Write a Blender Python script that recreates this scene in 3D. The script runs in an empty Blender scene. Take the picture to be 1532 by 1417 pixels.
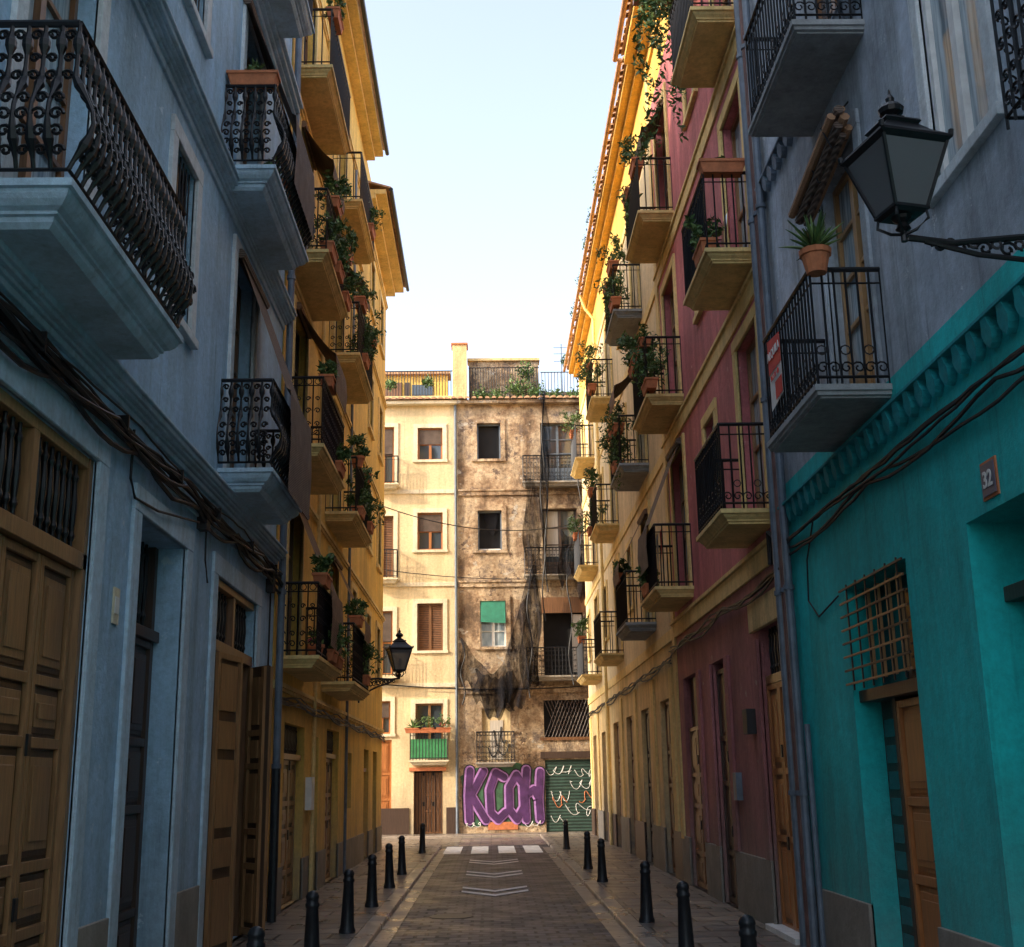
import bpy, math, random
from mathutils import Matrix, Vector
random.seed(7)
R_=random.random
def ru(a,b): return a+(b-a)*R_()
sc=bpy.context.scene
# ------------------------------------------------ camera
cam=bpy.data.objects.new("camera",bpy.data.cameras.new("camera"));sc.collection.objects.link(cam)
th=math.radians(14.3);yaw=.0214;roll=.017
F=Vector((math.sin(yaw)*math.cos(th),math.cos(yaw)*math.cos(th),math.sin(th)))
R0=Vector((math.cos(yaw),-math.sin(yaw),0));U0=R0.cross(F)
U=(U0*math.cos(roll)+R0*math.sin(roll));R=(R0*math.cos(roll)-U0*math.sin(roll))
M=Matrix((R,U,-F)).transposed().to_4x4();M.translation=Vector((0,0,1.7))
cam.matrix_world=M;cam.data.lens=42.3;cam.data.sensor_width=36;cam.data.clip_end=2000
sc.camera=cam
# ------------------------------------------------ materials
MATS={}
def newmat(name):
    m=bpy.data.materials.new(name);m.use_nodes=True
    nt=m.node_tree;b=nt.nodes['Principled BSDF'];MATS[name]=m
    return m,nt,b
def N(nt,t,**k):
    n=nt.nodes.new(t)
    for a,v in k.items(): setattr(n,a,v)
    return n
def noise(nt,scale,detail=5,rough=.6,stretch=None,src=None):
    n=N(nt,'ShaderNodeTexNoise');n.inputs['Scale'].default_value=scale;n.inputs['Detail'].default_value=detail
    n.inputs['Roughness'].default_value=rough
    if src is None:
        g=N(nt,'ShaderNodeNewGeometry');src=g.outputs['Position']
    if stretch:
        mp=N(nt,'ShaderNodeMapping');mp.inputs['Scale'].default_value=stretch
        nt.links.new(src,mp.inputs['Vector']);src=mp.outputs[0]
    nt.links.new(src,n.inputs['Vector']);return n.outputs['Fac']
def ramp(nt,src,stops):
    r=N(nt,'ShaderNodeValToRGB');e=r.color_ramp.elements
    while len(e)<len(stops): e.new(.5)
    for i,(p,c) in enumerate(stops):
        e[i].position=p;e[i].color=(*c,1) if len(c)==3 else c
    nt.links.new(src,r.inputs[0]);return r.outputs[0]
def mix(nt,f,a,b,mode='MIX'):
    m=N(nt,'ShaderNodeMix',data_type='RGBA',blend_type=mode)
    for s,v in ((m.inputs[0],f),(m.inputs[6],a),(m.inputs[7],b)):
        if isinstance(v,(int,float)): s.default_value=v
        elif isinstance(v,tuple): s.default_value=(*v,1)
        else: nt.links.new(v,s)
    return m.outputs[2]
def bump(nt,b,h,st=.3,dist=.02):
    n=N(nt,'ShaderNodeBump');n.inputs['Strength'].default_value=st;n.inputs['Distance'].default_value=dist
    nt.links.new(h,n.inputs['Height']);nt.links.new(n.outputs[0],b.inputs['Normal'])
def sc3(c,f): return tuple(min(1,x*f) for x in c)
def stucco(name,c,var=.25,grime=.5,rough=.85,streak=.3,chip=None):
    m,nt,b=newmat(name)
    n1=noise(nt,.7,8,.65)
    col=mix(nt,ramp(nt,n1,[(.35,(0,0,0)),(.68,(1,1,1))]),sc3(c,1-var),sc3(c,1+var*.5))
    n2=noise(nt,2.2,6,.7,(1,1,.12))
    st=ramp(nt,n2,[(.42,(1,1,1)),(.72,(1-streak,1-streak,1-streak*1.1))])
    col=mix(nt,1.0,col,st,'MULTIPLY')
    n3=noise(nt,9,4,.7,(1,1,.06))
    col=mix(nt,1.0,col,ramp(nt,n3,[(.56,(1,1,1)),(.72,(1-streak*.8,1-streak*.8,1-streak*.8))]),'MULTIPLY')
    n4=noise(nt,14,8,.75)
    col=mix(nt,1.0,col,ramp(nt,n4,[(.3,(.74,.74,.74)),(.6,(1,1,1))]),'MULTIPLY')
    if chip:
        n5=noise(nt,3.1,9,.7);col=mix(nt,ramp(nt,n5,[(.64,(0,0,0)),(.665,(1,1,1))]),col,chip)
    g=N(nt,'ShaderNodeNewGeometry');sp=N(nt,'ShaderNodeSeparateXYZ');nt.links.new(g.outputs['Position'],sp.inputs[0])
    mr=N(nt,'ShaderNodeMapRange');mr.inputs[1].default_value=0;mr.inputs[2].default_value=1.8;mr.inputs[3].default_value=1;mr.inputs[4].default_value=0
    nt.links.new(sp.outputs[2],mr.inputs[0])
    mu=N(nt,'ShaderNodeMath',operation='MULTIPLY');nt.links.new(mr.outputs[0],mu.inputs[0]);nt.links.new(noise(nt,3,6),mu.inputs[1])
    mu2=N(nt,'ShaderNodeMath',operation='MULTIPLY');mu2.inputs[1].default_value=grime*2.4;nt.links.new(mu.outputs[0],mu2.inputs[0]);mu2.use_clamp=True
    col=mix(nt,mu2.outputs[0],col,sc3((.3,.27,.23),.5+.3*c[0]))
    nt.links.new(col,b.inputs['Base Color']);b.inputs['Roughness'].default_value=rough
    bump(nt,b,noise(nt,9,10,.7),.55,.03)
    return m
def simple(name,c,rough=.6,var=.2,scale=8,metal=0,bmp=.15,stretch=None):
    m,nt,b=newmat(name)
    n=noise(nt,scale,6,.65,stretch)
    nt.links.new(mix(nt,ramp(nt,n,[(.3,(0,0,0)),(.7,(1,1,1))]),sc3(c,1-var),sc3(c,1+var)),b.inputs['Base Color'])
    b.inputs['Roughness'].default_value=rough;b.inputs['Metallic'].default_value=metal
    if bmp: bump(nt,b,n,bmp,.01)
    return m
stucco('blue_plaster',(.42,.64,.84),.2,.35,streak=.32,chip=(.52,.66,.76))
stucco('blue_trim',(.56,.73,.86),.15,.3,streak=.3)
stucco('white_trim',(.74,.79,.82),.12,.2)
stucco('yellow_plaster',(.94,.60,.14),.18,.5,streak=.35)
stucco('yellow_trim',(.93,.68,.28),.15,.2)
stucco('sunlit_yellow_plaster',(.95,.56,.12),.15,.2)  # yellow eave paint, warm sunlight put into the colour of eaves and wall tops
stucco('cream_plaster',(.84,.66,.39),.14,.5)
stucco('cream_trim',(.86,.75,.54),.1,.2)
stucco('teal_plaster',(.008,.60,.60),.24,.35,streak=.32,chip=(.03,.48,.49))
stucco('teal_shadow_moulding',(.006,.34,.38),.2,.2,streak=.3)  # darker teal: scallop shadows put into the colour
stucco('greyblue_plaster',(.50,.57,.66),.38,.3,streak=.5,chip=(.64,.68,.70))
stucco('greyblue_moulding',(.26,.31,.38),.3,.2,streak=.3)
stucco('pink_plaster',(.68,.21,.22),.25,.4,streak=.4,chip=(.62,.29,.27))
stucco('maroon_plaster',(.46,.17,.17),.28,.6,streak=.4,chip=(.44,.29,.24))
stucco('ochre_plaster',(.88,.64,.31),.25,.8,streak=.45,chip=(.6,.48,.34))
stucco('stone_base',(.42,.38,.33),.25,.7)
stucco('grey_slab',(.40,.42,.43),.25,.0)
simple('wood_brown',(.19,.09,.04),.38,.35,6,0,.25,(6,6,.5))
simple('wood_panel_dark',(.06,.032,.018),.38,.35,6,0,.25,(6,6,.5))
simple('wood_tan',(.27,.14,.06),.34,.35,6,0,.25,(6,6,.5))
simple('wood_honey',(.42,.24,.10),.4,.3,6,0,.25,(6,6,.5))
simple('wood_dark',(.06,.036,.026),.45,.35,6,0,.25,(6,6,.5))
simple('wood_orange',(.38,.145,.045),.4,.25,6,0,.2,(6,6,.5))
simple('iron_black',(.012,.012,.014),.42,.3,20,.3,.1)
simple('iron_cast',(.022,.024,.028),.42,.3,12,.3,.2)
simple('cable_black',(.015,.015,.017),.6,.3,20)
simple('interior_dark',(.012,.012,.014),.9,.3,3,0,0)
simple('interior_block',(.08,.07,.06),.9,.3,1,0,0)
simple('terracotta',(.50,.17,.07),.8,.25,9)
simple('roof_tile',(.42,.24,.13),.85,.45,5)
simple('leaf_green',(.045,.10,.022),.6,.5,12,0,0)
simple('leaf_light',(.11,.18,.045),.6,.4,12,0,0)
simple('flower_pink',(.6,.06,.2),.6,.3,12,0,0)
simple('white_paint',(.72,.72,.70),.6,.15,7)
simple('red_cloth',(.65,.04,.03),.7,.15,7)
simple('curtain_cloth',(.55,.50,.44),.9,.2,6,0,.3,(6,6,.3))
simple('green_shutter',(.03,.20,.13),.5,.3,5)
simple('green_glass',(.05,.25,.10),.35,.3,5)
simple('pipe_grey',(.12,.15,.19),.5,.3,5,.1)
simple('pipe_rust',(.14,.07,.06),.6,.4,5,.1)
simple('graffiti_purple',(.42,.21,.54),.5,.35,5,0,0)
simple('graffiti_violet',(.075,.025,.11),.5,.5,2.5,0,0)
simple('graffiti_green',(.045,.12,.065),.6,.6,3,0,0)
simple('graffiti_black',(.02,.02,.02),.5,.2,5,0,0)
simple('plaque_ceramic',(.10,.11,.16),.3,.2,7)
simple('line_paint',(.80,.80,.78),.65,.3,6)
m,nt,b=newmat('window_glass');b.inputs['Base Color'].default_value=(.045,.06,.075,1);b.inputs['Roughness'].default_value=.05
b.inputs['Specular IOR Level'].default_value=1.0;bump(nt,b,noise(nt,1.3,2),.08,.05)
m,nt,b=newmat('curtain_sky_glass');b.inputs['Roughness'].default_value=.06;nt.links.new(ramp(nt,noise(nt,5,3,.5,(1,5,.3)),[(.35,(.18,.24,.28)),(.65,(.50,.58,.62))]),b.inputs['Base Color'])  # pale curtain tone plus bright sky reflection painted into the base colour
m,nt,b=newmat('lantern_glass');b.inputs['Base Color'].default_value=(.20,.20,.21,1);b.inputs['Roughness'].default_value=.2;b.inputs['Transmission Weight'].default_value=.4
def slats(name,c,freq):
    m,nt,b=newmat(name)
    g=N(nt,'ShaderNodeNewGeometry');w=N(nt,'ShaderNodeTexWave',bands_direction='Z');w.inputs['Scale'].default_value=freq;w.inputs['Distortion'].default_value=.4
    nt.links.new(g.outputs['Position'],w.inputs['Vector'])
    col=mix(nt,w.outputs['Fac'],sc3(c,.35),c)
    col=mix(nt,1.,col,ramp(nt,noise(nt,5,5),[(.3,(.6,.6,.6)),(.7,(1.1,1.1,1.1))]),'MULTIPLY')
    nt.links.new(col,b.inputs['Base Color']);b.inputs['Roughness'].default_value=.8
    bump(nt,b,w.outputs['Fac'],.6,.02)
slats('wicker_blind',(.33,.20,.12),14)
slats('wicker_dark',(.22,.155,.12),12)
slats('brown_louvre',(.24,.11,.05),5)
slats('metal_shutter',(.045,.10,.078),3)
slats('white_louvre',(.5,.5,.48),6)
simple('reed_matting',(.36,.20,.11),.8,.4,30,0,.4,(8,.6,8))
m,nt,b=newmat('weathered_plaster')
n1=noise(nt,.9,10,.72);c1=ramp(nt,n1,[(.36,(.18,.12,.075)),(.45,(.40,.27,.165)),(.54,(.66,.51,.34)),(.64,(.27,.21,.17))])
n2=noise(nt,1.6,8,.7,(1,1,.25));c2=ramp(nt,n2,[(.44,(1,1,1)),(.68,(.38,.34,.31))])
col=mix(nt,1.,c1,c2,'MULTIPLY')
col=mix(nt,ramp(nt,noise(nt,2.3,10,.75),[(.57,(0,0,0)),(.59,(1,1,1))]),col,(.18,.13,.10))
col=mix(nt,ramp(nt,noise(nt,1.1,9,.7,(1.3,1.3,1.7)),[(.60,(0,0,0)),(.62,(1,1,1))]),col,(.56,.50,.42))
nt.links.new(mix(nt,1.,col,ramp(nt,noise(nt,7,9,.8),[(.35,(.5,.47,.45)),(.55,(1,1,1))]),'MULTIPLY'),b.inputs['Base Color'])
b.inputs['Roughness'].default_value=.9;bump(nt,b,noise(nt,3,10,.75),.9,.1)
m,nt,b=newmat('black_netting');b.inputs['Base Color'].default_value=(.010,.010,.013,1);b.inputs['Roughness'].default_value=.9;b.inputs['Specular IOR Level'].default_value=.1
n=noise(nt,3.5,6,.7,(1.4,1.4,.4));nt.links.new(ramp(nt,n,[(.36,(.40,.40,.40)),(.62,(.88,.88,.88))]),b.inputs['Alpha'])
def bricks(name,c1,c2,mo,sx,sy,rough,off=.5,bst=.5,msz=.015):
    m,nt,b=newmat(name)
    g=N(nt,'ShaderNodeNewGeometry')
    t=N(nt,'ShaderNodeTexBrick');t.offset=off
    t.inputs['Scale'].default_value=1;t.inputs['Brick Width'].default_value=sx;t.inputs['Row Height'].default_value=sy
    t.inputs['Mortar Size'].default_value=msz;t.inputs['Mortar Smooth'].default_value=.3
    t.inputs['Color1'].default_value=(*c1,1);t.inputs['Color2'].default_value=(*c2,1);t.inputs['Mortar'].default_value=(*mo,1)
    nt.links.new(g.outputs['Position'],t.inputs['Vector'])
    col=mix(nt,1.,t.outputs['Color'],ramp(nt,noise(nt,.9,8,.7),[(.3,(.6,.6,.61)),(.7,(1.25,1.2,1.15))]),'MULTIPLY')
    col=mix(nt,1.,col,ramp(nt,noise(nt,12,6,.7),[(.3,(.7,.7,.7)),(.65,(1.1,1.1,1.1))]),'MULTIPLY')
    nt.links.new(col,b.inputs['Base Color'])
    nt.links.new(ramp(nt,noise(nt,1.5,6),[(.35,(rough-.12,)*3),(.7,(rough+.2,)*3)]),b.inputs['Roughness'])
    iv=N(nt,'ShaderNodeMath',operation='SUBTRACT');iv.inputs[0].default_value=1;nt.links.new(t.outputs['Fac'],iv.inputs[1])
    ad=N(nt,'ShaderNodeMath',operation='MULTIPLY_ADD');ad.inputs[1].default_value=.4;nt.links.new(noise(nt,10,5),ad.inputs[0]);nt.links.new(iv.outputs[0],ad.inputs[2])
    bump(nt,b,ad.outputs[0],bst,.02)
bricks('road_pavers',(.125,.130,.150),(.040,.043,.052),(.006,.006,.007),.26,.22,.45,bst=1.0,msz=.022)
bricks('pavement_slabs',(.30,.25,.20),(.19,.165,.145),(.035,.03,.026),.62,.50,.36,.5,.6,.02)
bricks('kerb_stone',(.38,.33,.28),(.29,.26,.23),(.08,.07,.06),3.0,.9,.32,0,.3,.01)
simple('asphalt',(.05,.05,.05),.85,.3,9,0,.3)
# ------------------------------------------------ mesh builder
def empty(name,loc=(0,0,0)):
    e=bpy.data.objects.new(name,None);sc.collection.objects.link(e);e.location=loc;e.empty_display_size=.2;return e
class G:
    def __init__(s,name,parent=None): s.n=name;s.p=parent;s.v=[];s.f=[];s.m=[];s.ml=[]
    def mi(s,m):
        if m not in s.ml: s.ml.append(m)
        return s.ml.index(m)
    def quad(s,pts,m):
        i=len(s.v);s.v+= [tuple(p) for p in pts];s.f.append(tuple(range(i,i+len(pts))));s.m.append(s.mi(m))
    def hexa(s,c,m):
        i=len(s.v);s.v+=[tuple(p) for p in c];k=s.mi(m)
        for q in ((0,1,2,3),(4,7,6,5),(0,4,5,1),(1,5,6,2),(2,6,7,3),(3,7,4,0)):
            s.f.append(tuple(i+j for j in q));s.m.append(k)
    def box(s,x0,x1,y0,y1,z0,z1,m):
        s.hexa([(x0,y0,z0),(x0,y1,z0),(x1,y1,z0),(x1,y0,z0),(x0,y0,z1),(x0,y1,z1),(x1,y1,z1),(x1,y0,z1)],m)
    def tube(s,pts,r,m,n=5,closed=False):
        P=[Vector(p) for p in pts];L=len(P);k=s.mi(m);i0=len(s.v)
        for i,p in enumerate(P):
            if closed: t=P[(i+1)%L]-P[i-1]
            else: t=P[min(i+1,L-1)]-P[max(i-1,0)]
            if t.length<1e-7: t=Vector((0,0,1))
            t.normalize();ref=Vector((0,0,1)) if abs(t.z)<.8 else Vector((1,0,0))
            if closed: ref=Vector((.577,.577,.577))
            a=t.cross(ref).normalized();b=t.cross(a)
            rr=r[i] if isinstance(r,(list,tuple)) else r
            for j in range(n):
                w=2*math.pi*j/n;s.v.append(tuple(p+a*math.cos(w)*rr+b*math.sin(w)*rr))
        for i in range(L if closed else L-1):
            for j in range(n):
                a=i0+i*n;b=i0+((i+1)%L)*n
                s.f.append((a+j,a+(j+1)%n,b+(j+1)%n,b+j));s.m.append(k)
        if not closed:
            s.f.append(tuple(i0+j for j in range(n)));s.m.append(k)
            s.f.append(tuple(i0+(L-1)*n+j for j in range(n)));s.m.append(k)
    def lathe(s,c,prof,m,n=12,rot=0):
        k=s.mi(m);i0=len(s.v)
        for h,r in prof:
            for j in range(n):
                w=2*math.pi*j/n+rot;s.v.append((c[0]+math.cos(w)*r,c[1]+math.sin(w)*r,c[2]+h))
        for i in range(len(prof)-1):
            for j in range(n):
                a=i0+i*n;b=a+n;s.f.append((a+j,a+(j+1)%n,b+(j+1)%n,b+j));s.m.append(k)
        s.f.append(tuple(i0+j for j in range(n)));s.m.append(k)
        s.f.append(tuple(i0+(len(prof)-1)*n+j for j in range(n)));s.m.append(k)
    def done(s,smooth=False,bevel=0):
        me=bpy.data.meshes.new(s.n);me.from_pydata(s.v,[],s.f)
        for m in s.ml: me.materials.append(MATS[m])
        me.polygons.foreach_set('material_index',s.m)
        if smooth: me.polygons.foreach_set('use_smooth',[True]*len(me.polygons))
        me.update();o=bpy.data.objects.new(s.n,me);sc.collection.objects.link(o)
        if s.p: o.parent=s.p
        if bevel:
            md=o.modifiers.new('bevel','BEVEL');md.width=bevel;md.segments=1;md.limit_method='ANGLE'
        return o
XL,XR,YB=-2.9,3.25,42.
def LF(u,z,d): return (XL-d,u,z)
def RF(u,z,d): return (XR+d,u,z)
def BF(u,z,d): return (u,YB+d,z)
def fb(g,f,u0,u1,z0,z1,d0,d1,m):
    g.hexa([f(u0,z0,d0),f(u1,z0,d0),f(u1,z0,d1),f(u0,z0,d1),f(u0,z1,d0),f(u1,z1,d0),f(u1,z1,d1),f(u0,z1,d1)],m)
def wall(g,f,u0,u1,z0,z1,holes,m,mr=None,bands=None):
    hs=[h for h in holes if h[1]>u0 and h[0]<u1]
    us=sorted({u0,u1}|{h[0] for h in hs}|{h[1] for h in hs});zs=sorted({z0,z1}|{h[2] for h in hs}|{h[3] for h in hs}|({b[0] for b in bands} if bands else set()))
    for i in range(len(us)-1):
        for j in range(len(zs)-1):
            a,b_,c,d=us[i],us[i+1],zs[j],zs[j+1];cu=(a+b_)/2;cz=(c+d)/2
            if any(h[0]<cu<h[1] and h[2]<cz<h[3] for h in hs): continue
            mm=m
            if bands:
                for bz,bm in bands:
                    if cz>bz: mm=bm
            g.quad([f(a,c,0),f(b_,c,0),f(b_,d,0),f(a,d,0)],mm)
    for h in hs:
        a,b_,c,d,dp=h;mm=mr or m
        if bands and not mr:
            for bz,bm in bands:
                if (c+d)/2>bz: mm=bm
        g.quad([f(a,c,0),f(a,c,dp),f(a,d,dp),f(a,d,0)],mm);g.quad([f(b_,c,0),f(b_,c,dp),f(b_,d,dp),f(b_,d,0)],mm)
        g.quad([f(a,d,0),f(b_,d,0),f(b_,d,dp),f(a,d,dp)],mm);g.quad([f(a,c,0),f(b_,c,0),f(b_,c,dp),f(a,c,dp)],mm)
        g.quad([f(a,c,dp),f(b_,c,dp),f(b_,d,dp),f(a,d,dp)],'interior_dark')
def surround(g,f,u0,u1,z0,z1,w,m,sill=True,pr=.035):
    fb(g,f,u0-w,u0,z0,z1,-pr,.02,m);fb(g,f,u1,u1+w,z0,z1,-pr,.02,m);fb(g,f,u0-w,u1+w,z1,z1+w,-pr-.003,.02,m)
    if sill: fb(g,f,u0-w-.03,u1+w+.03,z0-.09,z0,-pr-.03,.02,m)
def casement(g,f,u0,u1,z0,z1,dp,mf,rows=3,kind='glass',panel=0):
    d=dp-.05;t=.06
    fb(g,f,u0,u0+t,z0,z1,d-.05,d,mf);fb(g,f,u1-t,u1,z0,z1,d-.05,d,mf);fb(g,f,u0+t,u1-t,z1-t,z1,d-.05,d,mf);fb(g,f,u0+t,u1-t,z0,z0+t,d-.05,d,mf)
    uc=(u0+u1)/2;fb(g,f,uc-.045,uc+.045,z0+t,z1-t,d-.06,d,mf)
    if kind=='louvre' or kind=='white':
        fb(g,f,u0+t,u1-t,z0+t,z1-t,d-.03,d+.01,'brown_louvre' if kind=='louvre' else 'white_louvre');return
    zb=z0+t
    if panel: fb(g,f,u0+t,u1-t,z0+t,z0+panel,d-.04,d,mf);zb=z0+panel
    for i in range(1,rows):
        z=zb+(z1-t-zb)*i/rows;fb(g,f,u0+t,u1-t,z-.02,z+.02,d-.045,d,mf)
    g.quad([f(u0+t,zb,d-.01),f(u1-t,zb,d-.01),f(u1-t,z1-t,d-.01),f(u0+t,z1-t,d-.01)],'curtain_sky_glass' if kind=='curtain_sky' else 'window_glass')
    if kind=='curtain':
        fb(g,f,u0+t,uc-.06,zb+.2,z1-t,d-.022,d-.012,'curtain_cloth')
    if kind=='half': fb(g,f,u0+t,u1-t,z1-t-(z1-z0)*.45,z1-t,d-.09,d-.065,'wicker_dark')
def pdoor(g,f,u0,u1,z0,z1,dp,m,leaves=2,rows=4,sgn=1,base=None):
    d=dp-.04;w=(u1-u0)/leaves;bm=base or m
    for i in range(leaves):
        a=u0+i*w+.006;b_=u0+(i+1)*w-.006
        fb(g,f,a,b_,z0,z1,d-.05,d,bm)
        hts=[(z1-z0-.1)*q for q in ((.36,.28,.36) if rows==3 else (.2,.3,.2,.3) if rows==4 else (.24,.13,.25,.13,.25))]
        z=z0+.06
        for k,h in enumerate(hts):
            if sgn>0:
                fb(g,f,a+.085,b_-.085,z+.055,z+h-.055,d-.060,d-.05,bm)
                fb(g,f,a+.12,b_-.12,z+.095,z+h-.095,d-.074,d-.06,m)
                if w>.55 and h>.3: fb(g,f,a+.17,b_-.17,z+.15,z+h-.15,d-.086,d-.074,m)
                fb(g,f,a+.04,b_-.04,z-.04,z+.03,d-.085,d-.05,m)
            else:
                fb(g,f,a+.115,b_-.115,z+.09,z+h-.09,d,d+.03,m);fb(g,f,a+.04,b_-.04,z-.04,z+.03,d,d+.035,m)
            z+=h
        for q0,q1 in ((a,a+.06),(b_-.06,b_)):
            fb(g,f,q0,q1,z0+.01,z1-.01,d-.088,d-.05,m)
            if sgn<0: fb(g,f,q0,q1,z0+.01,z1-.01,d,d+.038,m)
        fb(g,f,a+.06,b_-.06,z1-.07,z1-.01,d-.086,d-.05,m)
    for i in range(1,leaves):
        u=u0+i*w
        for zz in (z0+.9,z0+1.9): fb(g,f,u-.03,u+.03,zz,zz+.14,d-.105,d-.085,'iron_black')
def spindles(g,f,u0,u1,z0,z1,d,m,step=.13):
    n=int((u1-u0)/step);H=z1-z0
    for i in range(1,n):
        u=u0+(u1-u0)*i/n;p=[0,.1,.16,.22,.35,.5,.65,.78,.84,.9,1];r=[.016,.016,.03,.018,.024,.03,.024,.018,.03,.016,.016]
        g.tube([f(u,z0+H*q,d) for q in p],r,m,6)
def ring(g,f,u,z,d,r,m,along_u=True,rt=.008,n=10):
    pts=[]
    for i in range(n):
        w=2*math.pi*i/n
        pts.append(f(u+math.cos(w)*r,z+math.sin(w)*r,d) if along_u else f(u,z+math.sin(w)*r,d+math.cos(w)*r))
    g.tube(pts,rt,m,4,True)
def scroll(g,f,u,z,d,s,m,along_u=True,flip=1,rt=.009):
    pts=[]
    for i in range(13):
        t=i/12;w=t*2.4*math.pi;r=s*(1-.75*t)
        a=math.cos(w)*r*flip;b_=math.sin(w)*r
        pts.append(f(u+a,z+b_,d) if along_u else f(u,z+b_,d+a))
    g.tube(pts,rt,m,4)
PROF={2:[(0,0),(0,.045),(.025,.05),(.03,.075),(.045,.10),(.075,.13),(.11,.145),(.11,.165),(.135,.17),(.14,.2),(.17,.23)],
      1:[(0,0),(0,.05),(.03,.055),(.045,.08),(.08,.11),(.08,.13),(.10,.135),(.10,.16)],
      0:[(0,0),(0,.05),(.02,.055),(.02,.085),(.05,.09),(.05,.105)]}
def balcony(par,f,u0,u1,z,p,style,ms,mi='iron_black',h=1.0,step=.12,mould=1,slab=True):
    if slab:
        g=G('balcony_slab',par);pr=PROF[mould]
        for (i1,t1),(i2,t2) in zip(pr[:-1],pr[1:]):
            g.hexa([f(u0+i2,z-t2,-p+i2),f(u1-i2,z-t2,-p+i2),f(u1-i2,z-t2,.03),f(u0+i2,z-t2,.03),f(u0+i1,z-t1,-p+i1),f(u1-i1,z-t1,-p+i1),f(u1-i1,z-t1,.03),f(u0+i1,z-t1,.03)],ms)
        g.done()
    g=G('balcony_railing',par);e=.04
    runs=[((u0+e,0),(u0+e,-p+e),(-1,0)),((u0+e,-p+e),(u1-e,-p+e),(0,-1)),((u1-e,-p+e),(u1-e,0),(1,0))]
    b0=z+.07;zt=z+h
    for (a,b_,o) in runs:
        L=math.hypot(b_[0]-a[0],b_[1]-a[1]);n=max(2,round(L/step));au=abs(b_[0]-a[0])>.01
        g.tube([f(a[0],zt,a[1]),f(b_[0],zt,b_[1])],.022,mi,6)
        g.tube([f(a[0],b0,a[1]),f(b_[0],b0,b_[1])],.013,mi,4)
        if style!='belly': g.tube([f(a[0],zt-.12,a[1]),f(b_[0],zt-.12,b_[1])],.009,mi,4)
        for i in range(n+1):
            if i==n and o!=(1,0): continue
            u=a[0]+(b_[0]-a[0])*i/n;d=a[1]+(b_[1]-a[1])*i/n
            if style=='belly':
                hs=[0,.06,.12,.16,.22,.3,.38,.46,.52,.56,.62,.7,.78,.84,.88,.94,1]
                pts=[];rr=[]
                for q in hs:
                    off=.12*math.sin(math.pi*min(1,q/.62))**1.3 if q<.62 else 0
                    pts.append(f(u+o[0]*off,b0+(zt-b0)*q,d+o[1]*off))
                    k=min(abs(q-.16),abs(q-.56),abs(q-.86));rr.append(.013+(.019 if k<.03 else .009 if k<.07 else 0))
                g.tube(pts,rr,mi,6)
                if i<n:
                    du=(b_[0]-a[0])/n/2;dd=(b_[1]-a[1])/n/2
                    for zq,s,of in ((.1,.036,.05),(.2,.04,.10),(.3,.042,.12),(.42,.036,.1),(.64,.034,.0),(.76,.03,0),(.92,.034,0)):
                        scroll(g,f,u+du+o[0]*of,b0+(zt-b0)*zq,d+dd+o[1]*of,s,mi,au,1 if (i+int(zq*10))%2 else -1,.0115)
            else:
                g.tube([f(u,z,d),f(u,zt,d)],.0105,mi,4)
                if style=='ornate' and i<n:
                    du=(b_[0]-a[0])/n/2;dd=(b_[1]-a[1])/n/2
                    ring(g,f,u+du,zt-.06,d+dd,.045,mi,au,.007,8)
                    for zz,s_ in ((.16,.05),(.3,.04),(.5,.045),(.68,.035)): scroll(g,f,u+du,z+zz,d+dd,s_,mi,au,1 if i%2 else -1,.0085)
                if style=='scroll' and i<n:
                    du=(b_[0]-a[0])/n/2;dd=(b_[1]-a[1])/n/2
                    scroll(g,f,u+du,z+.15,d+dd,.055,mi,au,1 if i%2 else -1,.008)
                    if i%2: ring(g,f,u+du,z+.3,d+dd,.04,mi,au,.007,8)
    g.done()
def drape(par,f,u0,u1,ztop,p,zr,zend,m='wicker_blind',name='roller_blind'):
    g=G(name,par)
    prof=[(-.06,ztop)]
    for i in range(1,7):
        t=i/6;prof.append((-.06-(p-.06)*t-.05*math.sin(math.pi*t),ztop+(zr-ztop)*t-.12*math.sin(math.pi*t)))
    prof+=[(-p-.05,zr-.03),(-p-.07,(zr+zend)/2),(-p-.05,zend)]
    n=6
    for i in range(len(prof)-1):
        for j in range(n):
            a=u0+(u1-u0)*j/n;b_=u0+(u1-u0)*(j+1)/n
            g.quad([f(a,prof[i][1],prof[i][0]),f(b_,prof[i][1],prof[i][0]),f(b_,prof[i+1][1],prof[i+1][0]),f(a,prof[i+1][1],prof[i+1][0])],m)
    g.tube([f(u0,ztop,-.06),f(u1,ztop,-.06)],.06,m,8)
    g.done()
def leaves(g,c,rx,ry,rz,n,s=.06,mats=('leaf_green','leaf_light')):
    for i in range(n):
        w=ru(0,6.283);q=R_()**.6
        ph=math.acos(ru(-1,1))
        x=c[0]+rx*q*math.sin(ph)*math.cos(w);y=c[1]+ry*q*math.sin(ph)*math.sin(w);z=c[2]+rz*q*math.cos(ph)*(1+.4*math.sin(x*23+y*17))
        a=Vector((ru(-1,1),ru(-1,1),ru(-1,1))).normalized();b_=a.orthogonal().normalized();b_=(Matrix.Rotation(ru(0,6.28),3,a)@b_)
        sz=s*ru(.5,1.3);p=Vector((x,y,z))
        g.quad([p-a*sz,p-b_*sz*.35,p+a*sz,p+b_*sz*.35],mats[0] if R_()<.65 else mats[1])
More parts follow.
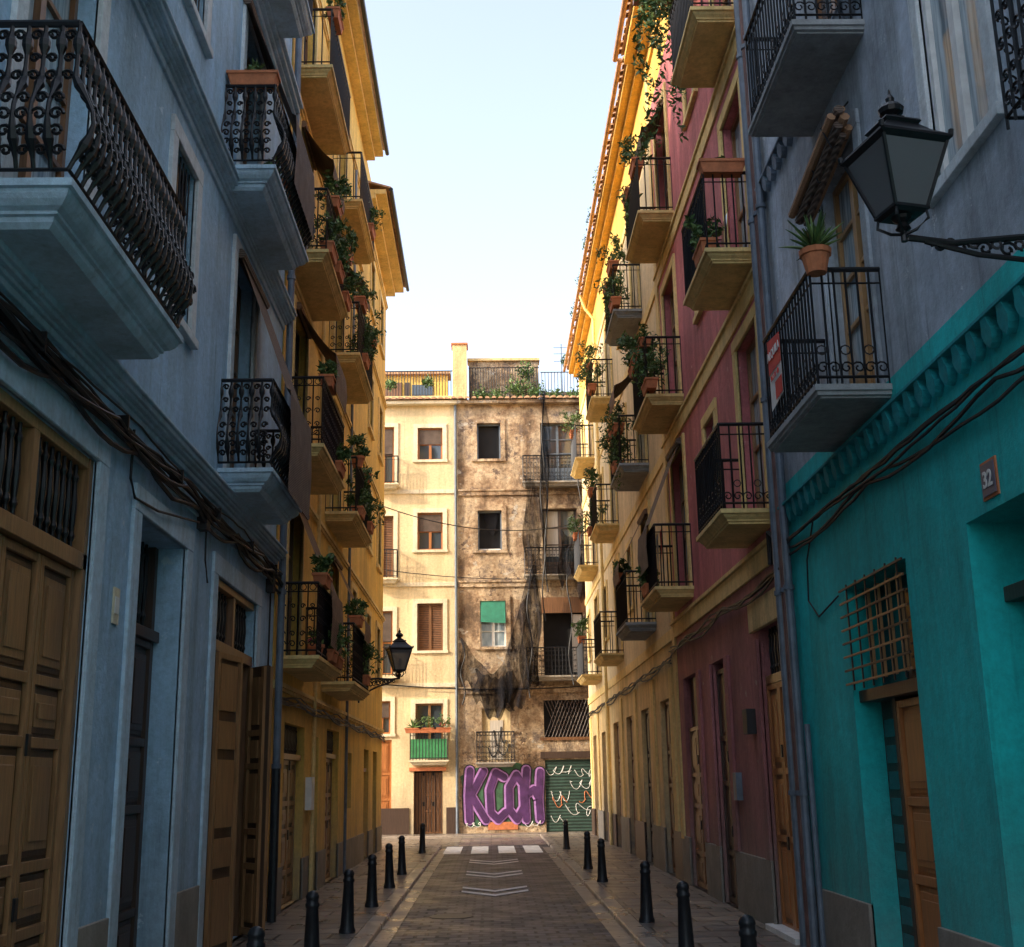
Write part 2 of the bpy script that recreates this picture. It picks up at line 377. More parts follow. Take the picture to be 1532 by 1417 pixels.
def plant(x,y,z,kind='bush',r=.2,n=160,pot='round',name='potted_plant',fl=None):
    e=empty(name,(x,y,z));o=(0,0,0);g=G('pot',e);hp=.2
    if pot=='round': g.lathe(o,[(0,.08),(.02,.085),(.15,.115),(.155,.13),(.2,.135),(.2,.11),(.17,.10)],'terracotta',14)
    elif pot=='long':
        hp=.16;g.hexa([(-.08,-.24,0),(-.08,.24,0),(.08,.24,0),(.08,-.24,0),(-.1,-.28,.15),(-.1,.28,.15),(.1,.28,.15),(.1,-.28,.15)],'terracotta')
        g.box(-.11,.11,-.29,.29,.13,.165,'terracotta')
    elif pot=='longx':
        hp=.16;g.hexa([(-.24,-.08,0),(-.24,.08,0),(.24,.08,0),(.24,-.08,0),(-.28,-.1,.15),(-.28,.1,.15),(.28,.1,.15),(.28,-.1,.15)],'terracotta')
        g.box(-.29,.29,-.11,.11,.13,.165,'terracotta')
    g.done()
    g=G('foliage',e)
    if kind=='aloe':
        for i in range(46):
            w=ru(0,6.283);el=ru(.15,1.45);L=r*ru(.8,1.5);pts=[]
            for k in range(6):
                t=k/5;rad=L*t*math.cos(el)*(1+.2*t);pts.append((math.cos(w)*rad,math.sin(w)*rad,hp+L*1.2*t*math.sin(el)-.12*L*t*t))
            g.tube(pts,[.02,.019,.016,.012,.008,.002],'leaf_green' if i%3 else 'leaf_light',4)
    elif kind=='hang':
        leaves(g,(0,0,hp),r,r*1.3,r*.5,n//2)
        for k in range(9):
            a=ru(-.3,.3)
            for q in range(n//8):
                t=q/(n//8);leaves(g,(ru(-.08,.08),a+ru(-.04,.04)+.05*math.sin(t*6+k),hp-t*r*3.5*(.4+.6*((k*37)%7)/7)),.04,.04,.03,2,.045)
    else:
        for k in range(11):
            w=ru(0,6.28);L=r*ru(.6,1.8);tip=(math.cos(w)*r*ru(.4,1),math.sin(w)*r*ru(.4,1.2),hp+L)
            g.tube([(0,0,hp-.03),(tip[0]*.4,tip[1]*.4,hp+L*.5),tip],.005,'leaf_green',3)
            leaves(g,(tip[0]*.85,tip[1]*.85,tip[2]*.92),r*.35,r*.4,r*.4,n//9,.05)
        leaves(g,(0,0,hp+r*.3),r,r,r*.5,n//3,.05)
    if fl: leaves(g,(0,0,hp+r*.5),r*.9,r*.9,r*.6,26,.035,mats=(fl,fl))
    g.done()
def cornice(g,f,u0,u1,z,m,steps=((.05,.04),(.08,.05),(.13,.06))):
    zz=z
    for p,t in steps: fb(g,f,u0,u1,zz,zz+t,-p,.02,m);zz+=t-.003
def tiles(g,f,u0,u1,z,p,m='roof_tile',step=.23,back=1.2):
    n=int((u1-u0)/step)
    for i in range(n):
        u=u0+(i+.5)*(u1-u0)/n;r=.085*ru(.93,1.07);o=ru(-.03,.03)
        rows=[]
        for dd,zz in ((-p+o,z),(back,z+(back+p)*.3)):
            rows.append([f(u+math.cos(math.pi*k/5)*r,zz+math.sin(math.pi*k/5)*r,dd) for k in range(6)])
        for k in range(5): g.quad([rows[0][k],rows[0][k+1],rows[1][k+1],rows[1][k]],m)
        g.quad(rows[0],m)
    g.quad([f(u0,z-.01,-p+.04),f(u1,z-.01,-p+.04),f(u1,z+(back+p)*.3-.01,back),f(u0,z+(back+p)*.3-.01,back)],m)
def shell(g,f,u0,u1,z1,m,dep=9):
    fb(g,f,u0+.01,u1-.01,-.05,z1-.02,.6,dep,'interior_block')
    g.quad([f(u0,0,0),f(u0,0,dep),f(u0,z1,dep),f(u0,z1,0)],m);g.quad([f(u1,0,0),f(u1,0,dep),f(u1,z1,dep),f(u1,z1,0)],m)
    g.quad([f(u0,z1,0),f(u1,z1,0),f(u1,z1,dep),f(u0,z1,dep)],'roof_tile')
    g.quad([f(u0,0,dep+.01),f(u1,0,dep+.01),f(u1,z1,dep+.01),f(u0,z1,dep+.01)],m)
def cable(g,f,u0,u1,z,d,m='cable_black',r=.012,sag=.06,seg=3.,jit=.04):
    n=max(2,int((u1-u0)/.3));pts=[]
    zs=ru(-jit,jit);ph=ru(0,1)
    for i in range(n+1):
        u=u0+(u1-u0)*i/n;t=(u/seg+ph)%1;pts.append(f(u,z+zs-sag*4*t*(1-t)+ru(-.01,.01),d+ru(-.008,.008)))
    g.tube(pts,r,m,5)
# ------------------------------------------------ ground
g=G('ground');g.quad([(-300,-300,-.075),(300,-300,-.075),(300,300,-.075),(-300,300,-.075)],'asphalt');g.done()
g=G('road');g.quad([(-1.37,-12,-.068),(1.58,-12,-.068),(1.58,40.4,-.068),(-1.37,40.4,-.068)],'road_pavers')
g.quad([(-60,34.6,-.068),(-1.37,34.6,-.068),(-1.37,40.4,-.068),(-60,40.4,-.068)],'pavement_slabs')
g.quad([(-1.37,35.2,-.063),(1.58,35.2,-.063),(1.58,40.4,-.063),(-1.37,40.4,-.063)],'pavement_slabs');g.done()  # lighter slabs on the cross street imitate sunlit ground by colour
g=G('pavement')
for x0,x1,y0,y1 in ((-2.95,-1.58,-12,32.98),(1.79,3.3,-12,40.4),(-60,-1.58,32.98,34.4),(-60,20,40.6,42.05)):
    g.box(x0,x1,y0,y1,-.1,0,'pavement_slabs')
g.done()
g=G('kerb')
for x0,x1,y0,y1 in ((-1.58,-1.37,-12,34.4),(1.58,1.79,-12,40.4),(-60,-1.37,34.4,34.6),(-60,20,40.4,40.6)): g.box(x0,x1,y0,y1,-.1,.004,'kerb_stone')
g.done(bevel=.012)
g=G('gutter_strip')
for x0,x1 in ((-1.37,-1.17),(1.38,1.58)): g.quad([(x0,-12,-.062),(x1,-12,-.062),(x1,34,-.062),(x0,34,-.062)],'kerb_stone')
g.done()
g=G('road_marking')
zr=-.058
for yc in (20.5,24.2,27.8):
    for k in (0,.75):
        y=yc+k;w=.30
        g.quad([(.05,y-.55,zr),(.6,y+.25,zr),(.6,y+.25+w,zr),(.05,y-.55+w,zr)],'line_paint')
        g.quad([(.05,y-.55,zr),(.05,y-.55+w,zr),(-.5,y+.25+w,zr),(-.5,y+.25,zr)],'line_paint')
g.done()
g=G('crosswalk')
for x in (-1.0,-.3,.4,1.08): g.quad([(x-.22,31.4,zr),(x+.22,31.4,zr),(x+.22,34.8,zr),(x-.22,34.8,zr)],'line_paint')
g.done()
g=G('manhole_cover')
g.lathe((-.55,17.2,-.068),[(0,.3),(.006,.3),(.008,.28)],'iron_cast',24);g.done()
# ------------------------------------------------ BLUE building
B=empty('blue_apartment_building')
holes=[(5.9,8.7,0,4.05,.3),(9.85,11.4,0,3.9,.38),(12.75,15.,0,3.87,.3),(6.7,8.0,5.,7.7,.25),(10.25,11.05,5.95,7.6,.18),(13.,14.1,5.,7.7,.25),
 (6.7,8.,8.35,10.9,.25),(10.25,11.05,9.2,10.8,.18),(13.,14.1,8.35,10.9,.25),(6.7,8.,11.7,14,.25),(10.25,11.05,12.3,13.7,.18),(13.,14.1,11.7,14,.25),(2.,4.2,0,3.9,.3),(2.2,3.6,5,7.7,.25)]
g=G('walls',B);wall(g,LF,-4,16.25,-.02,16.2,holes,'blue_plaster');shell(g,LF,-4,16.25,16.2,'blue_plaster')
g.done()
g=G('trim',B)
cornice(g,LF,-4,16.25,4.60,'blue_trim',((.04,.05),(.07,.03),(.11,.03),(.14,.05),(.17,.03)))
cornice(g,LF,-4,16.25,8.0,'blue_trim',((.03,.08),(.06,.03),(.09,.03),(.13,.03),(.17,.05),(.2,.03)))
cornice(g,LF,-4,16.25,11.35,'blue_trim',((.04,.08),(.09,.05),(.15,.07),(.20,.05)))
cornice(g,LF,-4,16.25,15.8,'blue_trim',((.1,.1),(.3,.1),(.5,.12)))
fb(g,LF,-4,16.25,4.3,4.36,-.02,.02,'blue_trim')
for h in holes[:3]: surround(g,LF,h[0],h[1],h[2],h[3],.22,'blue_trim',False,.03)
for h in holes[3:12]:
    win=h[2] in (5.95,9.2,12.3);surround(g,LF,h[0],h[1],h[2],h[3],.17,'white_trim',win,.04)
for a,b_ in ((-4,2),(4.2,5.68),(8.92,9.63),(11.62,12.53),(15.22,16.25)): fb(g,LF,a,b_,-.02,.75,-.025,.02,'stone_base')
g.done(bevel=.006)
g=G('windows',B)
for h in holes[3:12]:
    win=h[2] in (5.95,9.2,12.3)
    casement(g,LF,h[0],h[1],h[2],h[3],h[4],'wood_dark' if win else 'wood_brown',3 if win else 4,'glass' if win else 'curtain_sky',0 if win else .5)
for z0,z1 in ((5.95,7.6),(9.2,10.8)):
    for i in range(1,7): g.tube([LF(10.25+.8*i/7,z0,.03),LF(10.25+.8*i/7,z1,.03)],.009,'iron_black',4)
g.done()
g=G('doors',B)
pdoor(g,LF,5.98,8.62,0,3.22,.2,'wood_tan',4,5,base='wood_panel_dark');fb(g,LF,5.9,8.7,3.22,3.34,.02,.22,'wood_tan');fb(g,LF,5.9,5.98,0,4.05,.02,.24,'wood_tan');fb(g,LF,8.62,8.7,0,4.05,.02,.24,'wood_tan');fb(g,LF,5.98,8.62,3.97,4.05,.03,.24,'wood_honey')
fb(g,LF,7.55,7.65,3.34,3.97,.03,.2,'wood_tan');spindles(g,LF,5.98,7.55,3.34,3.97,.08,'iron_black',.115);spindles(g,LF,7.65,8.62,3.34,3.97,.08,'iron_black',.115)
pdoor(g,LF,9.95,11.3,0,3.0,.36,'wood_dark',2,4);fb(g,LF,9.85,11.4,3.0,3.1,.2,.36,'wood_dark');fb(g,LF,9.85,9.95,0,3.9,.25,.37,'wood_dark');fb(g,LF,11.3,11.4,0,3.9,.25,.37,'wood_dark');spindles(g,LF,9.95,11.3,3.1,3.9,.3,'iron_black')
fb(g,LF,12.75,15,3.1,3.22,.02,.22,'wood_brown');fb(g,LF,12.75,12.85,0,3.1,.02,.22,'wood_brown');fb(g,LF,14.9,15,0,3.1,.02,.22,'wood_brown');fb(g,LF,12.75,15,3.79,3.87,.02,.22,'wood_honey');fb(g,LF,13.83,13.93,3.22,3.79,.03,.2,'wood_brown')
spindles(g,LF,12.8,13.83,3.22,3.79,.1,'iron_black');spindles(g,LF,13.93,14.95,3.22,3.79,.1,'iron_black')
g.done(bevel=.004)
def leaf(par,f,uh,dh,w,z0,z1,ang,m):
    def f2(u,z,d):
        c,s_=math.cos(ang),math.sin(ang);return f(uh+u*c-d*s_,z,dh+u*s_+d*c)
    g=G('open_door_leaf',par);pdoor(g,f2,min(0,w),max(0,w),z0,z1,.08,m,1,5,-1,'wood_panel_dark')
    a,b_=min(0,w),max(0,w)
    for zz,h in ((.1,.7),(.85,.35),(1.25,.75),(2.05,.35),(2.45,.55)): fb(g,f2,a+.12,b_-.12,z0+zz,z0+zz+h-.06,-.035,-.01,m)
    g.done()
leaf(B,LF,12.86,0,.72,0.02,3.08,math.radians(-9),'wood_tan')
leaf(B,LF,14.88,-.02,-.40,0.02,3.08,math.radians(40),'wood_tan')
balcony(B,LF,6.1,8.6,4.98,.62,'belly','blue_trim',step=.105,mould=2)
balcony(B,LF,12.55,14.6,5.0,.60,'belly','blue_trim',step=.115,mould=2)
balcony(B,LF,12.1,14.6,8.35,.60,'belly','blue_trim',step=.115,mould=2)
balcony(B,LF,6.1,8.6,8.35,.60,'simple','blue_trim',step=.12,mould=2)
balcony(B,LF,12.3,14.6,11.75,.60,'simple','blue_trim',step=.12,mould=2)
drape(B,LF,13.0,14.6,7.7,.64,6.05,4.85,'wicker_dark')
drape(B,LF,12.8,14.3,10.95,.64,9.4,8.5,'wicker_dark')
g=G('cable_bundle',B)
for i in range(14): cable(g,LF,-2,16.3,4.50-.035*(i%5),-.05-.028*(i%3),r=ru(.009,.021),sag=ru(.02,.16),seg=ru(1.8,4.5),jit=.05)
for u in (7.2,9.0,10.7,12.3,14.1,15.7): fb(g,LF,u,u+.02,4.36,4.5,-.125,0,'iron_black')
for (u,z) in ((11.8,4.3),(15.6,4.25)): g.box(XL,XL+.1,u,u+.16,z-.12,z+.1,'cable_black')
g.tube([LF(9.4,4.5,-.05),LF(9.42,4.1,-.04),LF(9.6,3.98,-.03),LF(10.2,4.0,-.06),LF(11.6,4.2,-.07)],.012,'cable_black',5)
g.tube([LF(12.0,4.4,-.05),LF(12.02,3.9,-.05),LF(12.2,3.7,-.04)],.01,'cable_black',5)
g.tube([LF(15.7,4.3,-.05),LF(15.75,3.2,-.04),LF(15.72,2.1,-.03)],.012,'cable_black',5)
g.done()
g=G('door_bell_plate',B);fb(g,LF,9.28,9.42,2.92,3.2,-.015,.01,'cream_trim');fb(g,LF,9.3,9.40,3.0,3.13,-.02,-.014,'white_paint');g.done()
g=G('drainpipe',B);g.tube([LF(16.3,16,-.09),LF(16.3,1.9,-.09)],.05,'pipe_grey',10);g.tube([LF(16.3,1.9,-.09),LF(16.3,0,-.09)],.06,'iron_cast',10)
for z in (1.9,4.2,6.5,8.8,11,13.2): g.lathe((XL+.09,16.3,z),[(0,.065),(.06,.065)],'pipe_grey',10)
g.done()
# ------------------------------------------------ YELLOW left building
Y=empty('yellow_apartment_building')
FL=(3.4,6.4,9.4,12.5);holes=[]
for z in FL:
    for a,b_ in ((17.15,18.45),(21.7,22.95)): holes.append((a,b_,z,z+2.35,.22))
    holes.append((25.3,26.1,z+.9,z+2.3,.2));holes.append((28.4,29.3,z+.8,z+2.2,.2));holes.append((31,31.9,z+.8,z+2.2,.2))
gh=[(17.4,19.3,0,2.55,.25),(20.2,20.9,0,2.45,.3),(21.9,23.7,0,2.65,.25),(25.2,25.9,1.2,2.3,.2),(28.4,29.5,0,2.45,.25),(30.6,31.6,0,2.45,.25)]
g=G('walls',Y);wall(g,LF,16.35,33,-.02,16.75,holes+gh,'yellow_plaster');shell(g,LF,16.35,33,16.75,'yellow_plaster')
g.done()
g=G('trim',Y)
for z in (2.95,5.95,8.95,12.05,15.1): cornice(g,LF,16.35,33.03,z,'yellow_trim',((.03,.05),(.06,.06)))
for h in holes: surround(g,LF,h[0],h[1],h[2],h[3],.13,'yellow_trim',h[3]-h[2]<2)
for a,b_ in ((16.45,17.4),(19.3,20.2),(20.9,21.9),(23.7,25),(25,28.4),(29.5,30.6),(31.6,33.02)): fb(g,LF,a,b_,-.02,.6,-.025,.02,'stone_base')
g.done()
g=G('windows',Y)
for i,h in enumerate(holes): casement(g,LF,*h[:4],h[4],random.choice(['wood_brown','wood_brown','wood_dark']),3,random.choice(['glass','louvre','half','glass']),.4 if h[3]-h[2]>2 else 0)
g.done()
g=G('doors',Y)
for k,h in enumerate(gh):
    if k in (0,2,4): pdoor(g,LF,h[0],h[1],h[2],h[3]-.5,h[4],'wood_tan' if k!=4 else 'wood_orange',3 if k<3 else 2,4,base='wood_panel_dark');fb(g,LF,h[0],h[1],h[3]-.5,h[3]-.42,.05,.24,'wood_tan');spindles(g,LF,h[0],h[1],h[3]-.42,h[3],.12,'iron_black')
    elif k==3: casement(g,LF,*h[:4],h[4],'wood_dark')
    else: pdoor(g,LF,*h[:4],h[4],'wood_dark',1,3)
g.done()
for k,z in enumerate(FL):
    balcony(Y,LF,16.55,19.15,z,.58,'ornate' if k<3 else 'simple','yellow_trim',step=.13)
    balcony(Y,LF,21.0,23.75,z,.58,'ornate' if k%2==0 else 'simple','yellow_trim',step=.14)
drape(Y,LF,17.2,18.5,5.75,.6,4.42,3.6);drape(Y,LF,17.15,18.45,8.75,.6,8.0,7.4)
drape(Y,LF,21.8,22.9,5.7,.6,4.6,4.2);drape(Y,LF,17.1,18.5,11.8,.5,11.2,10.9);drape(Y,LF,21.8,22.9,11.8,.5,11.2,10.9)
g=G('roof_eaves',Y)
fb(g,LF,16.3,27,16.72,16.86,-.42,.3,'yellow_trim');fb(g,LF,16.3,27,16.62,16.73,-.22,.3,'yellow_trim');tiles(g,LF,16.3,27,16.9,.5)
fb(g,LF,27,33.2,15.72,15.84,-.5,.3,'yellow_trim');fb(g,LF,27,33.2,15.6,15.73,-.25,.3,'yellow_trim');tiles(g,LF,27,33.2,15.88,.6)
g.tube([LF(16.3,16.84,-.52),LF(27,16.8,-.52)],.05,'iron_cast',8);g.tube([LF(27,15.84,-.62),LF(33.2,15.8,-.62)],.05,'iron_cast',8)
g.done()
g=G('cable_bundle',Y)
for i in range(6): cable(g,LF,16.3,33,2.85+.03*(i%3),-.06-.02*(i%2),r=ru(.01,.018),sag=ru(.03,.15),seg=ru(2.5,5))
g.tube([LF(19.9,16,-.06),LF(19.9,0,-.06)],.035,'yellow_trim',8);g.tube([LF(24.5,15,-.05),LF(24.5,0,-.05)],.03,'pipe_grey',8)
fb(g,LF,19.5,19.8,1.3,1.8,-.1,0,'white_paint')
g.done()
# ------------------------------------------------ TEAL / GREY-BLUE building
T=empty('teal_apartment_building')
th_=[(9.2,10.85,0,3.33,.32),(6.4,7.95,0,3.34,.45),(2.5,4.6,0,3.3,.3)]
uh=[(9.4,10.55,4.73,7.15,.22),(6.8,7.75,5.75,7.95,.16),(9.4,10.55,7.9,10.3,.22),(6.85,7.75,9.0,11,.18),(2.8,4.2,4.73,7.2,.2)]
g=G('walls',T);wall(g,RF,-4,12.85,-.02,16.2,th_+uh,'teal_plaster',None,[(4.78,'greyblue_plaster')]);shell(g,RF,-4,12.85,16.2,'greyblue_plaster');g.done()
g=G('trim',T)
def scallops(zz,m,step,w,dr,pr):
    n=int(16.8/step)
    for i in range(n):
        u=-4+step*(i+.5);ww=w*ru(.92,1.06)
        prof=[(0,.55),(.25,.7),(.45,1.),(.7,.85),(.88,.5),(1.,0)]
        fr=[RF(u+ww*q,zz-dr*p,-pr*(1-.35*p)) for p,q in prof]+[RF(u-ww*q,zz-dr*p,-pr*(1-.35*p)) for p,q in prof[::-1][1:]]
        bk=[RF(u+ww*q,zz-dr*p,.01) for p,q in prof]+[RF(u-ww*q,zz-dr*p,.01) for p,q in prof[::-1][1:]]
        g.quad(fr,m)
        for k in range(len(fr)-1): g.quad([fr[k],fr[k+1],bk[k+1],bk[k]],m)
    fb(g,RF,-4,12.85,zz,zz+.03,-pr-.01,.02,m)
scallops(4.50,'teal_shadow_moulding',.25,.07,.20,.09)
scallops(8.3,'greyblue_moulding',.25,.08,.18,.085)
for h in uh: surround(g,RF,h[0],h[1],h[2],h[3],.14,'white_trim' if h[1]-h[0]<1 else 'greyblue_plaster',h[1]-h[0]<1,.03)
for a,b_ in ((-4,2.5),(4.6,6.4),(7.95,9.2),(10.85,12.8)): fb(g,RF,a,b_,-.02,.62,-.03,.02,'stone_base')
g.done(bevel=.004)
g=G('windows',T)
casement(g,RF,*uh[0][:4],.22,'wood_honey',4,'curtain_sky',.5);casement(g,RF,*uh[2][:4],.22,'wood_brown',4,'glass',.5)
for h in (uh[1],uh[3],uh[4]): casement(g,RF,*h[:4],.12,'white_paint',1,'curtain_sky')
fb(g,RF,9.2,10.85,2.32,2.42,.05,.3,'wood_dark')
g.quad([RF(9.2,2.42,.27),RF(10.85,2.42,.27),RF(10.85,3.33,.27),RF(9.2,3.33,.27)],'window_glass')
for i in range(8):
    z=2.47+.12*i;fb(g,RF,9.16,10.89,z,z+.018,-.05,-.035,'wood_brown' if i%2==0 else 'iron_black')
for i in range(6):
    u=9.2+1.65*(i+.5)/6;fb(g,RF,u-.008,u+.008,2.42,3.36,-.033,-.02,'iron_black')
for i in range(5):
    u=9.45+.28*i;fb(g,RF,u-.03,u+.03,2.5,3.3,.1,.13,'wood_honey')
g.done()
g=G('doors',T)
pdoor(g,RF,9.3,10.2,0.05,2.3,.28,'wood_orange',1,3);fb(g,RF,9.2,9.3,0,2.32,.15,.3,'wood_brown');fb(g,RF,10.2,10.28,0,2.32,.15,.3,'wood_dark')
fb(g,RF,10.28,10.85,0,2.32,.24,.28,'wood_dark')
for i in range(9): fb(g,RF,10.36,10.76,.25+.22*i,.40+.22*i,.22,.25,'window_glass')
pdoor(g,RF,6.5,7.85,0,2.8,.42,'wood_brown',2,3);fb(g,RF,6.4,7.95,2.8,2.9,.2,.42,'wood_dark')
fb(g,RF,9.15,10.9,-.02,.05,-.06,.3,'white_paint')
g.tube([RF(9.42,1.05,.2),RF(9.42,1.05,.12),RF(9.54,1.05,.12)],.012,'iron_black',6)
g.done(bevel=.004)
balcony(T,RF,9.1,10.85,4.73,.62,'scroll','grey_slab',step=.10,mould=0)
balcony(T,RF,8.9,10.7,7.92,.62,'scroll','grey_slab',step=.10,mould=0)
balcony(T,RF,4.4,5.98,5.15,.38,'ornate','grey_slab',step=.10,mould=0,slab=False,h=1.6)
# reed blind, folded up into a slanting bundle above the balcony door
g=G('rolled_reed_blind',T)
for k,(dz,dd,r) in enumerate(((0,0,.045),(-.06,.05,.045),(-.05,-.06,.04),(-.12,0,.045),(.05,.05,.035),(-.12,.1,.04),(-.18,.05,.035))):
    g.tube([RF(9.25+.02*k,7.28+dz,-.17+dd),RF(9.9,7.12+dz+ru(-.01,.01),-.2+dd),RF(10.62-.02*k,6.98+dz,-.22+dd)],r,'reed_matting' if k%3 else 'wicker_dark',7)
for u in (9.45,9.9,10.4):
    z0=7.28-(u-9.25)*.222;g.tube([RF(u,z0+.10,-.17),RF(u,z0-.03,-.28),RF(u,z0-.22,-.2),RF(u,z0-.14,-.06),RF(u,z0+.10,-.17)],.009,'cable_black',4)
g.tube([RF(9.5,7.5,0),RF(9.5,7.26,-.2)],.008,'cable_black',4);g.done()
g=G('cable_bundle',T)
for i in range(5): cable(g,RF,-2,12.9,4.17-.03*(i%3),-.05-.02*(i%2),r=ru(.009,.016),sag=ru(.02,.14),seg=ru(2.5,5))
g.tube([RF(11.6,4.15,-.03),RF(11.9,3.8,-.04),RF(12,3.4,-.03),RF(11.7,3.2,-.02),RF(11.0,3.3,-.02)],.009,'cable_black',5)
g.done()
g=G('drainpipe',T)
for u,r,m_,zt in ((12.55,.045,'pipe_grey',16),(12.75,.035,'pipe_rust',16),(12.95,.05,'pipe_grey',16)):
    g.tube([RF(u,zt,-.08),RF(u,.0,-.08)],r,m_,10)
    for z in (1.5,3.6,5.8,8,10.2): g.lathe((XR-.08,u,z),[(0,r+.015),(.05,r+.015)],'pipe_grey',10)
g.tube([RF(12.35,2.2,-.05),RF(12.35,0,-.05)],.03,'pipe_grey',8)
g.done()
g=G('house_number_plaque',T);fb(g,RF,7.38,7.58,3.43,3.64,-.02,.01,'plaque_ceramic');fb(g,RF,7.36,7.60,3.41,3.66,-.012,.01,'terracotta');g.done()
def text(name,par,body,loc,rot,size,m,off=0,ext=.002,sx=1):
    c=bpy.data.curves.new(name,'FONT');c.body=body;c.size=size;c.align_x='CENTER';c.align_y='CENTER';c.offset=off;c.extrude=ext
    c.materials.append(MATS[m]);o=bpy.data.objects.new(name,c);sc.collection.objects.link(o);o.location=loc;o.rotation_euler=rot;o.scale=(sx,1,1);o.parent=par;return o
text('number',T,'32',(XR-.024,7.48,3.53),(math.pi/2,0,-math.pi/2),.15,'white_paint',.003)
S=empty('for_rent_banner');g=G('cloth',S)
g.quad([(2.62,10.05,4.98),(2.62,10.5,4.93),(2.62,10.5,5.58),(2.62,10.05,5.52)],'white_paint');g.quad([(2.615,10.04,5.27),(2.615,10.5,5.27),(2.615,10.5,5.6),(2.615,10.04,5.54)],'red_cloth')
g.quad([(2.614,10.05,4.99),(2.614,10.3,4.98),(2.614,10.3,5.15),(2.614,10.05,5.15)],'red_cloth');g.done()
text('lettering',S,'ALQUILA',(2.608,10.27,5.43),(math.pi/2,0,-math.pi/2),.11,'white_paint',.002)
text('phone_number',S,'963 31 40',(2.608,10.27,5.21),(math.pi/2,0,-math.pi/2),.075,'red_cloth',.001)
# ------------------------------------------------ PINK building
P=empty('pink_apartment_building');PF=(4.63,7.82,11.12)
holes=[]
for z in PF:
    holes+= [(13.45,14.65,z,z+2.4,.22),(16.3,17.1,z+.7,z+2.1,.2),(19.1,20.4,z,z+2.4,.22)]
gh=[(13.3,14.5,0,3.4,.2),(16.6,17.7,0,3.3,.2),(18.9,20.4,0,3.3,.2)]
g=G('walls',P);wall(g,RF,12.95,21.2,-.02,15.6,holes+gh,'maroon_plaster',None,[(4.05,'pink_plaster'),(14.3,'sunlit_yellow_plaster')]);shell(g,RF,12.95,21.2,15.6,'pink_plaster');g.done()
g=G('trim',P)
for z in (4.05,7.3,10.6): fb(g,RF,12.95,21.2,z,z+.24,-.03,.02,'yellow_trim');fb(g,RF,12.95,21.2,z+.24,z+.3,-.06,.02,'yellow_trim')
fb(g,RF,20.9,21.2,0.7,15.5,-.035,.02,'yellow_trim')
for h in holes: surround(g,RF,h[0],h[1],h[2],h[3],.16,'yellow_trim',h[3]-h[2]<2)
fb(g,RF,12.97,14.8,3.4,3.75,-.05,.02,'ochre_plaster')
for a,b_ in ((12.97,13.3),(14.5,16.6),(17.7,18.9),(20.4,21.2)): fb(g,RF,a,b_,-.02,.75,-.03,.02,'stone_base')
for a,b_ in ((14.5,14.75),(16.35,16.6),(17.7,17.95),(18.65,18.9)): fb(g,RF,a,b_,.75,3.3,-.04,.02,'maroon_plaster')
g.done(bevel=.006)
g=G('windows',P)
for i,h in enumerate(holes): casement(g,RF,*h[:4],h[4],'wood_tan' if i%3!=1 else 'white_paint',3,'white' if i%3==1 else random.choice(['glass','half','curtain_sky']),.4 if i%3!=1 else 0)
g.done()
g=G('doors',P)
pdoor(g,RF,13.3,14.5,0,2.75,.18,'wood_orange',2,3,base='wood_brown');fb(g,RF,13.3,14.5,2.75,2.85,.05,.18,'wood_tan');spindles(g,RF,13.35,14.45,2.85,3.4,.1,'iron_black')
pdoor(g,RF,16.6,17.7,0,3.2,.19,'wood_dark',2,4);pdoor(g,RF,18.9,20.4,0,2.5,.19,'wood_brown',2,4);fb(g,RF,18.9,20.4,2.5,3.3,.12,.19,'wood_dark')
fb(g,RF,13.2,14.6,-.02,.06,-.12,.1,'white_paint')
g.done()
for k,z in enumerate(PF):
    balcony(P,RF,13.2,14.9,z,.62,'scroll' if k==0 else 'simple','yellow_trim',step=.11)
    balcony(P,RF,18.8,20.75,z,.62,'simple','yellow_trim',step=.12)
g=G('balcony_screen',P);g.quad([(2.68,13.4,8.0),(2.68,14.85,8.0),(2.68,14.85,8.75),(2.68,13.4,8.75)],'wicker_dark');g.done()
drape(P,RF,19.1,20.3,7.1,.62,5.7,5.0,'wicker_dark');drape(P,RF,19.15,20.35,13.4,.4,12.9,12.5)
g=G('laundry',P)
for i,(m_,w) in enumerate((('red_cloth',.25),('white_paint',.3),('pipe_grey',.3),('curtain_cloth',.28))):
    u=18.95+.4*i;g.quad([(2.8,u,5.6),(2.8,u+w,5.58),(2.82,u+w+.02,5.05-.1*(i%2)),(2.78,u,5.0)],m_)
for i,(m_,w) in enumerate((('red_cloth',.18),('window_glass',.2),('terracotta',.2))):
    u=13.35+.2*i;g.quad([(3.0,u,8.45),(3.0,u+w,8.43),(3.0,u+w+.02,8.1),(2.98,u,8.1)],m_)
g.done()
g=G('roof_eaves',P);fb(g,RF,12.95,21.2,15.5,15.66,-.42,.3,'sunlit_yellow_plaster');fb(g,RF,12.95,21.2,15.38,15.51,-.22,.3,'sunlit_yellow_plaster')
fb(g,RF,12.95,21.2,15.1,15.39,-.05,.02,'sunlit_yellow_plaster')
tiles(g,RF,12.95,21.2,15.7,.52);g.tube([RF(13,15.66,-.6),RF(21.2,15.6,-.6)],.055,'roof_tile',8);g.done()
g=G('cable_bundle',P)
for i in range(5): cable(g,RF,12.9,21.2,3.95-.03*(i%3),-.06-.02*(i%2),r=ru(.01,.018),sag=ru(.05,.2),seg=ru(2.5,5))
g.tube([RF(12.95,4.2,-.06),RF(13.2,4.35,-.1),RF(13.3,4.0,-.08)],.03,'cable_black',6);fb(g,RF,14.9,15.15,2.2,2.5,-.12,0,'cable_black');fb(g,RF,16.0,16.2,1.4,1.75,-.08,0,'pipe_grey')
g.done()
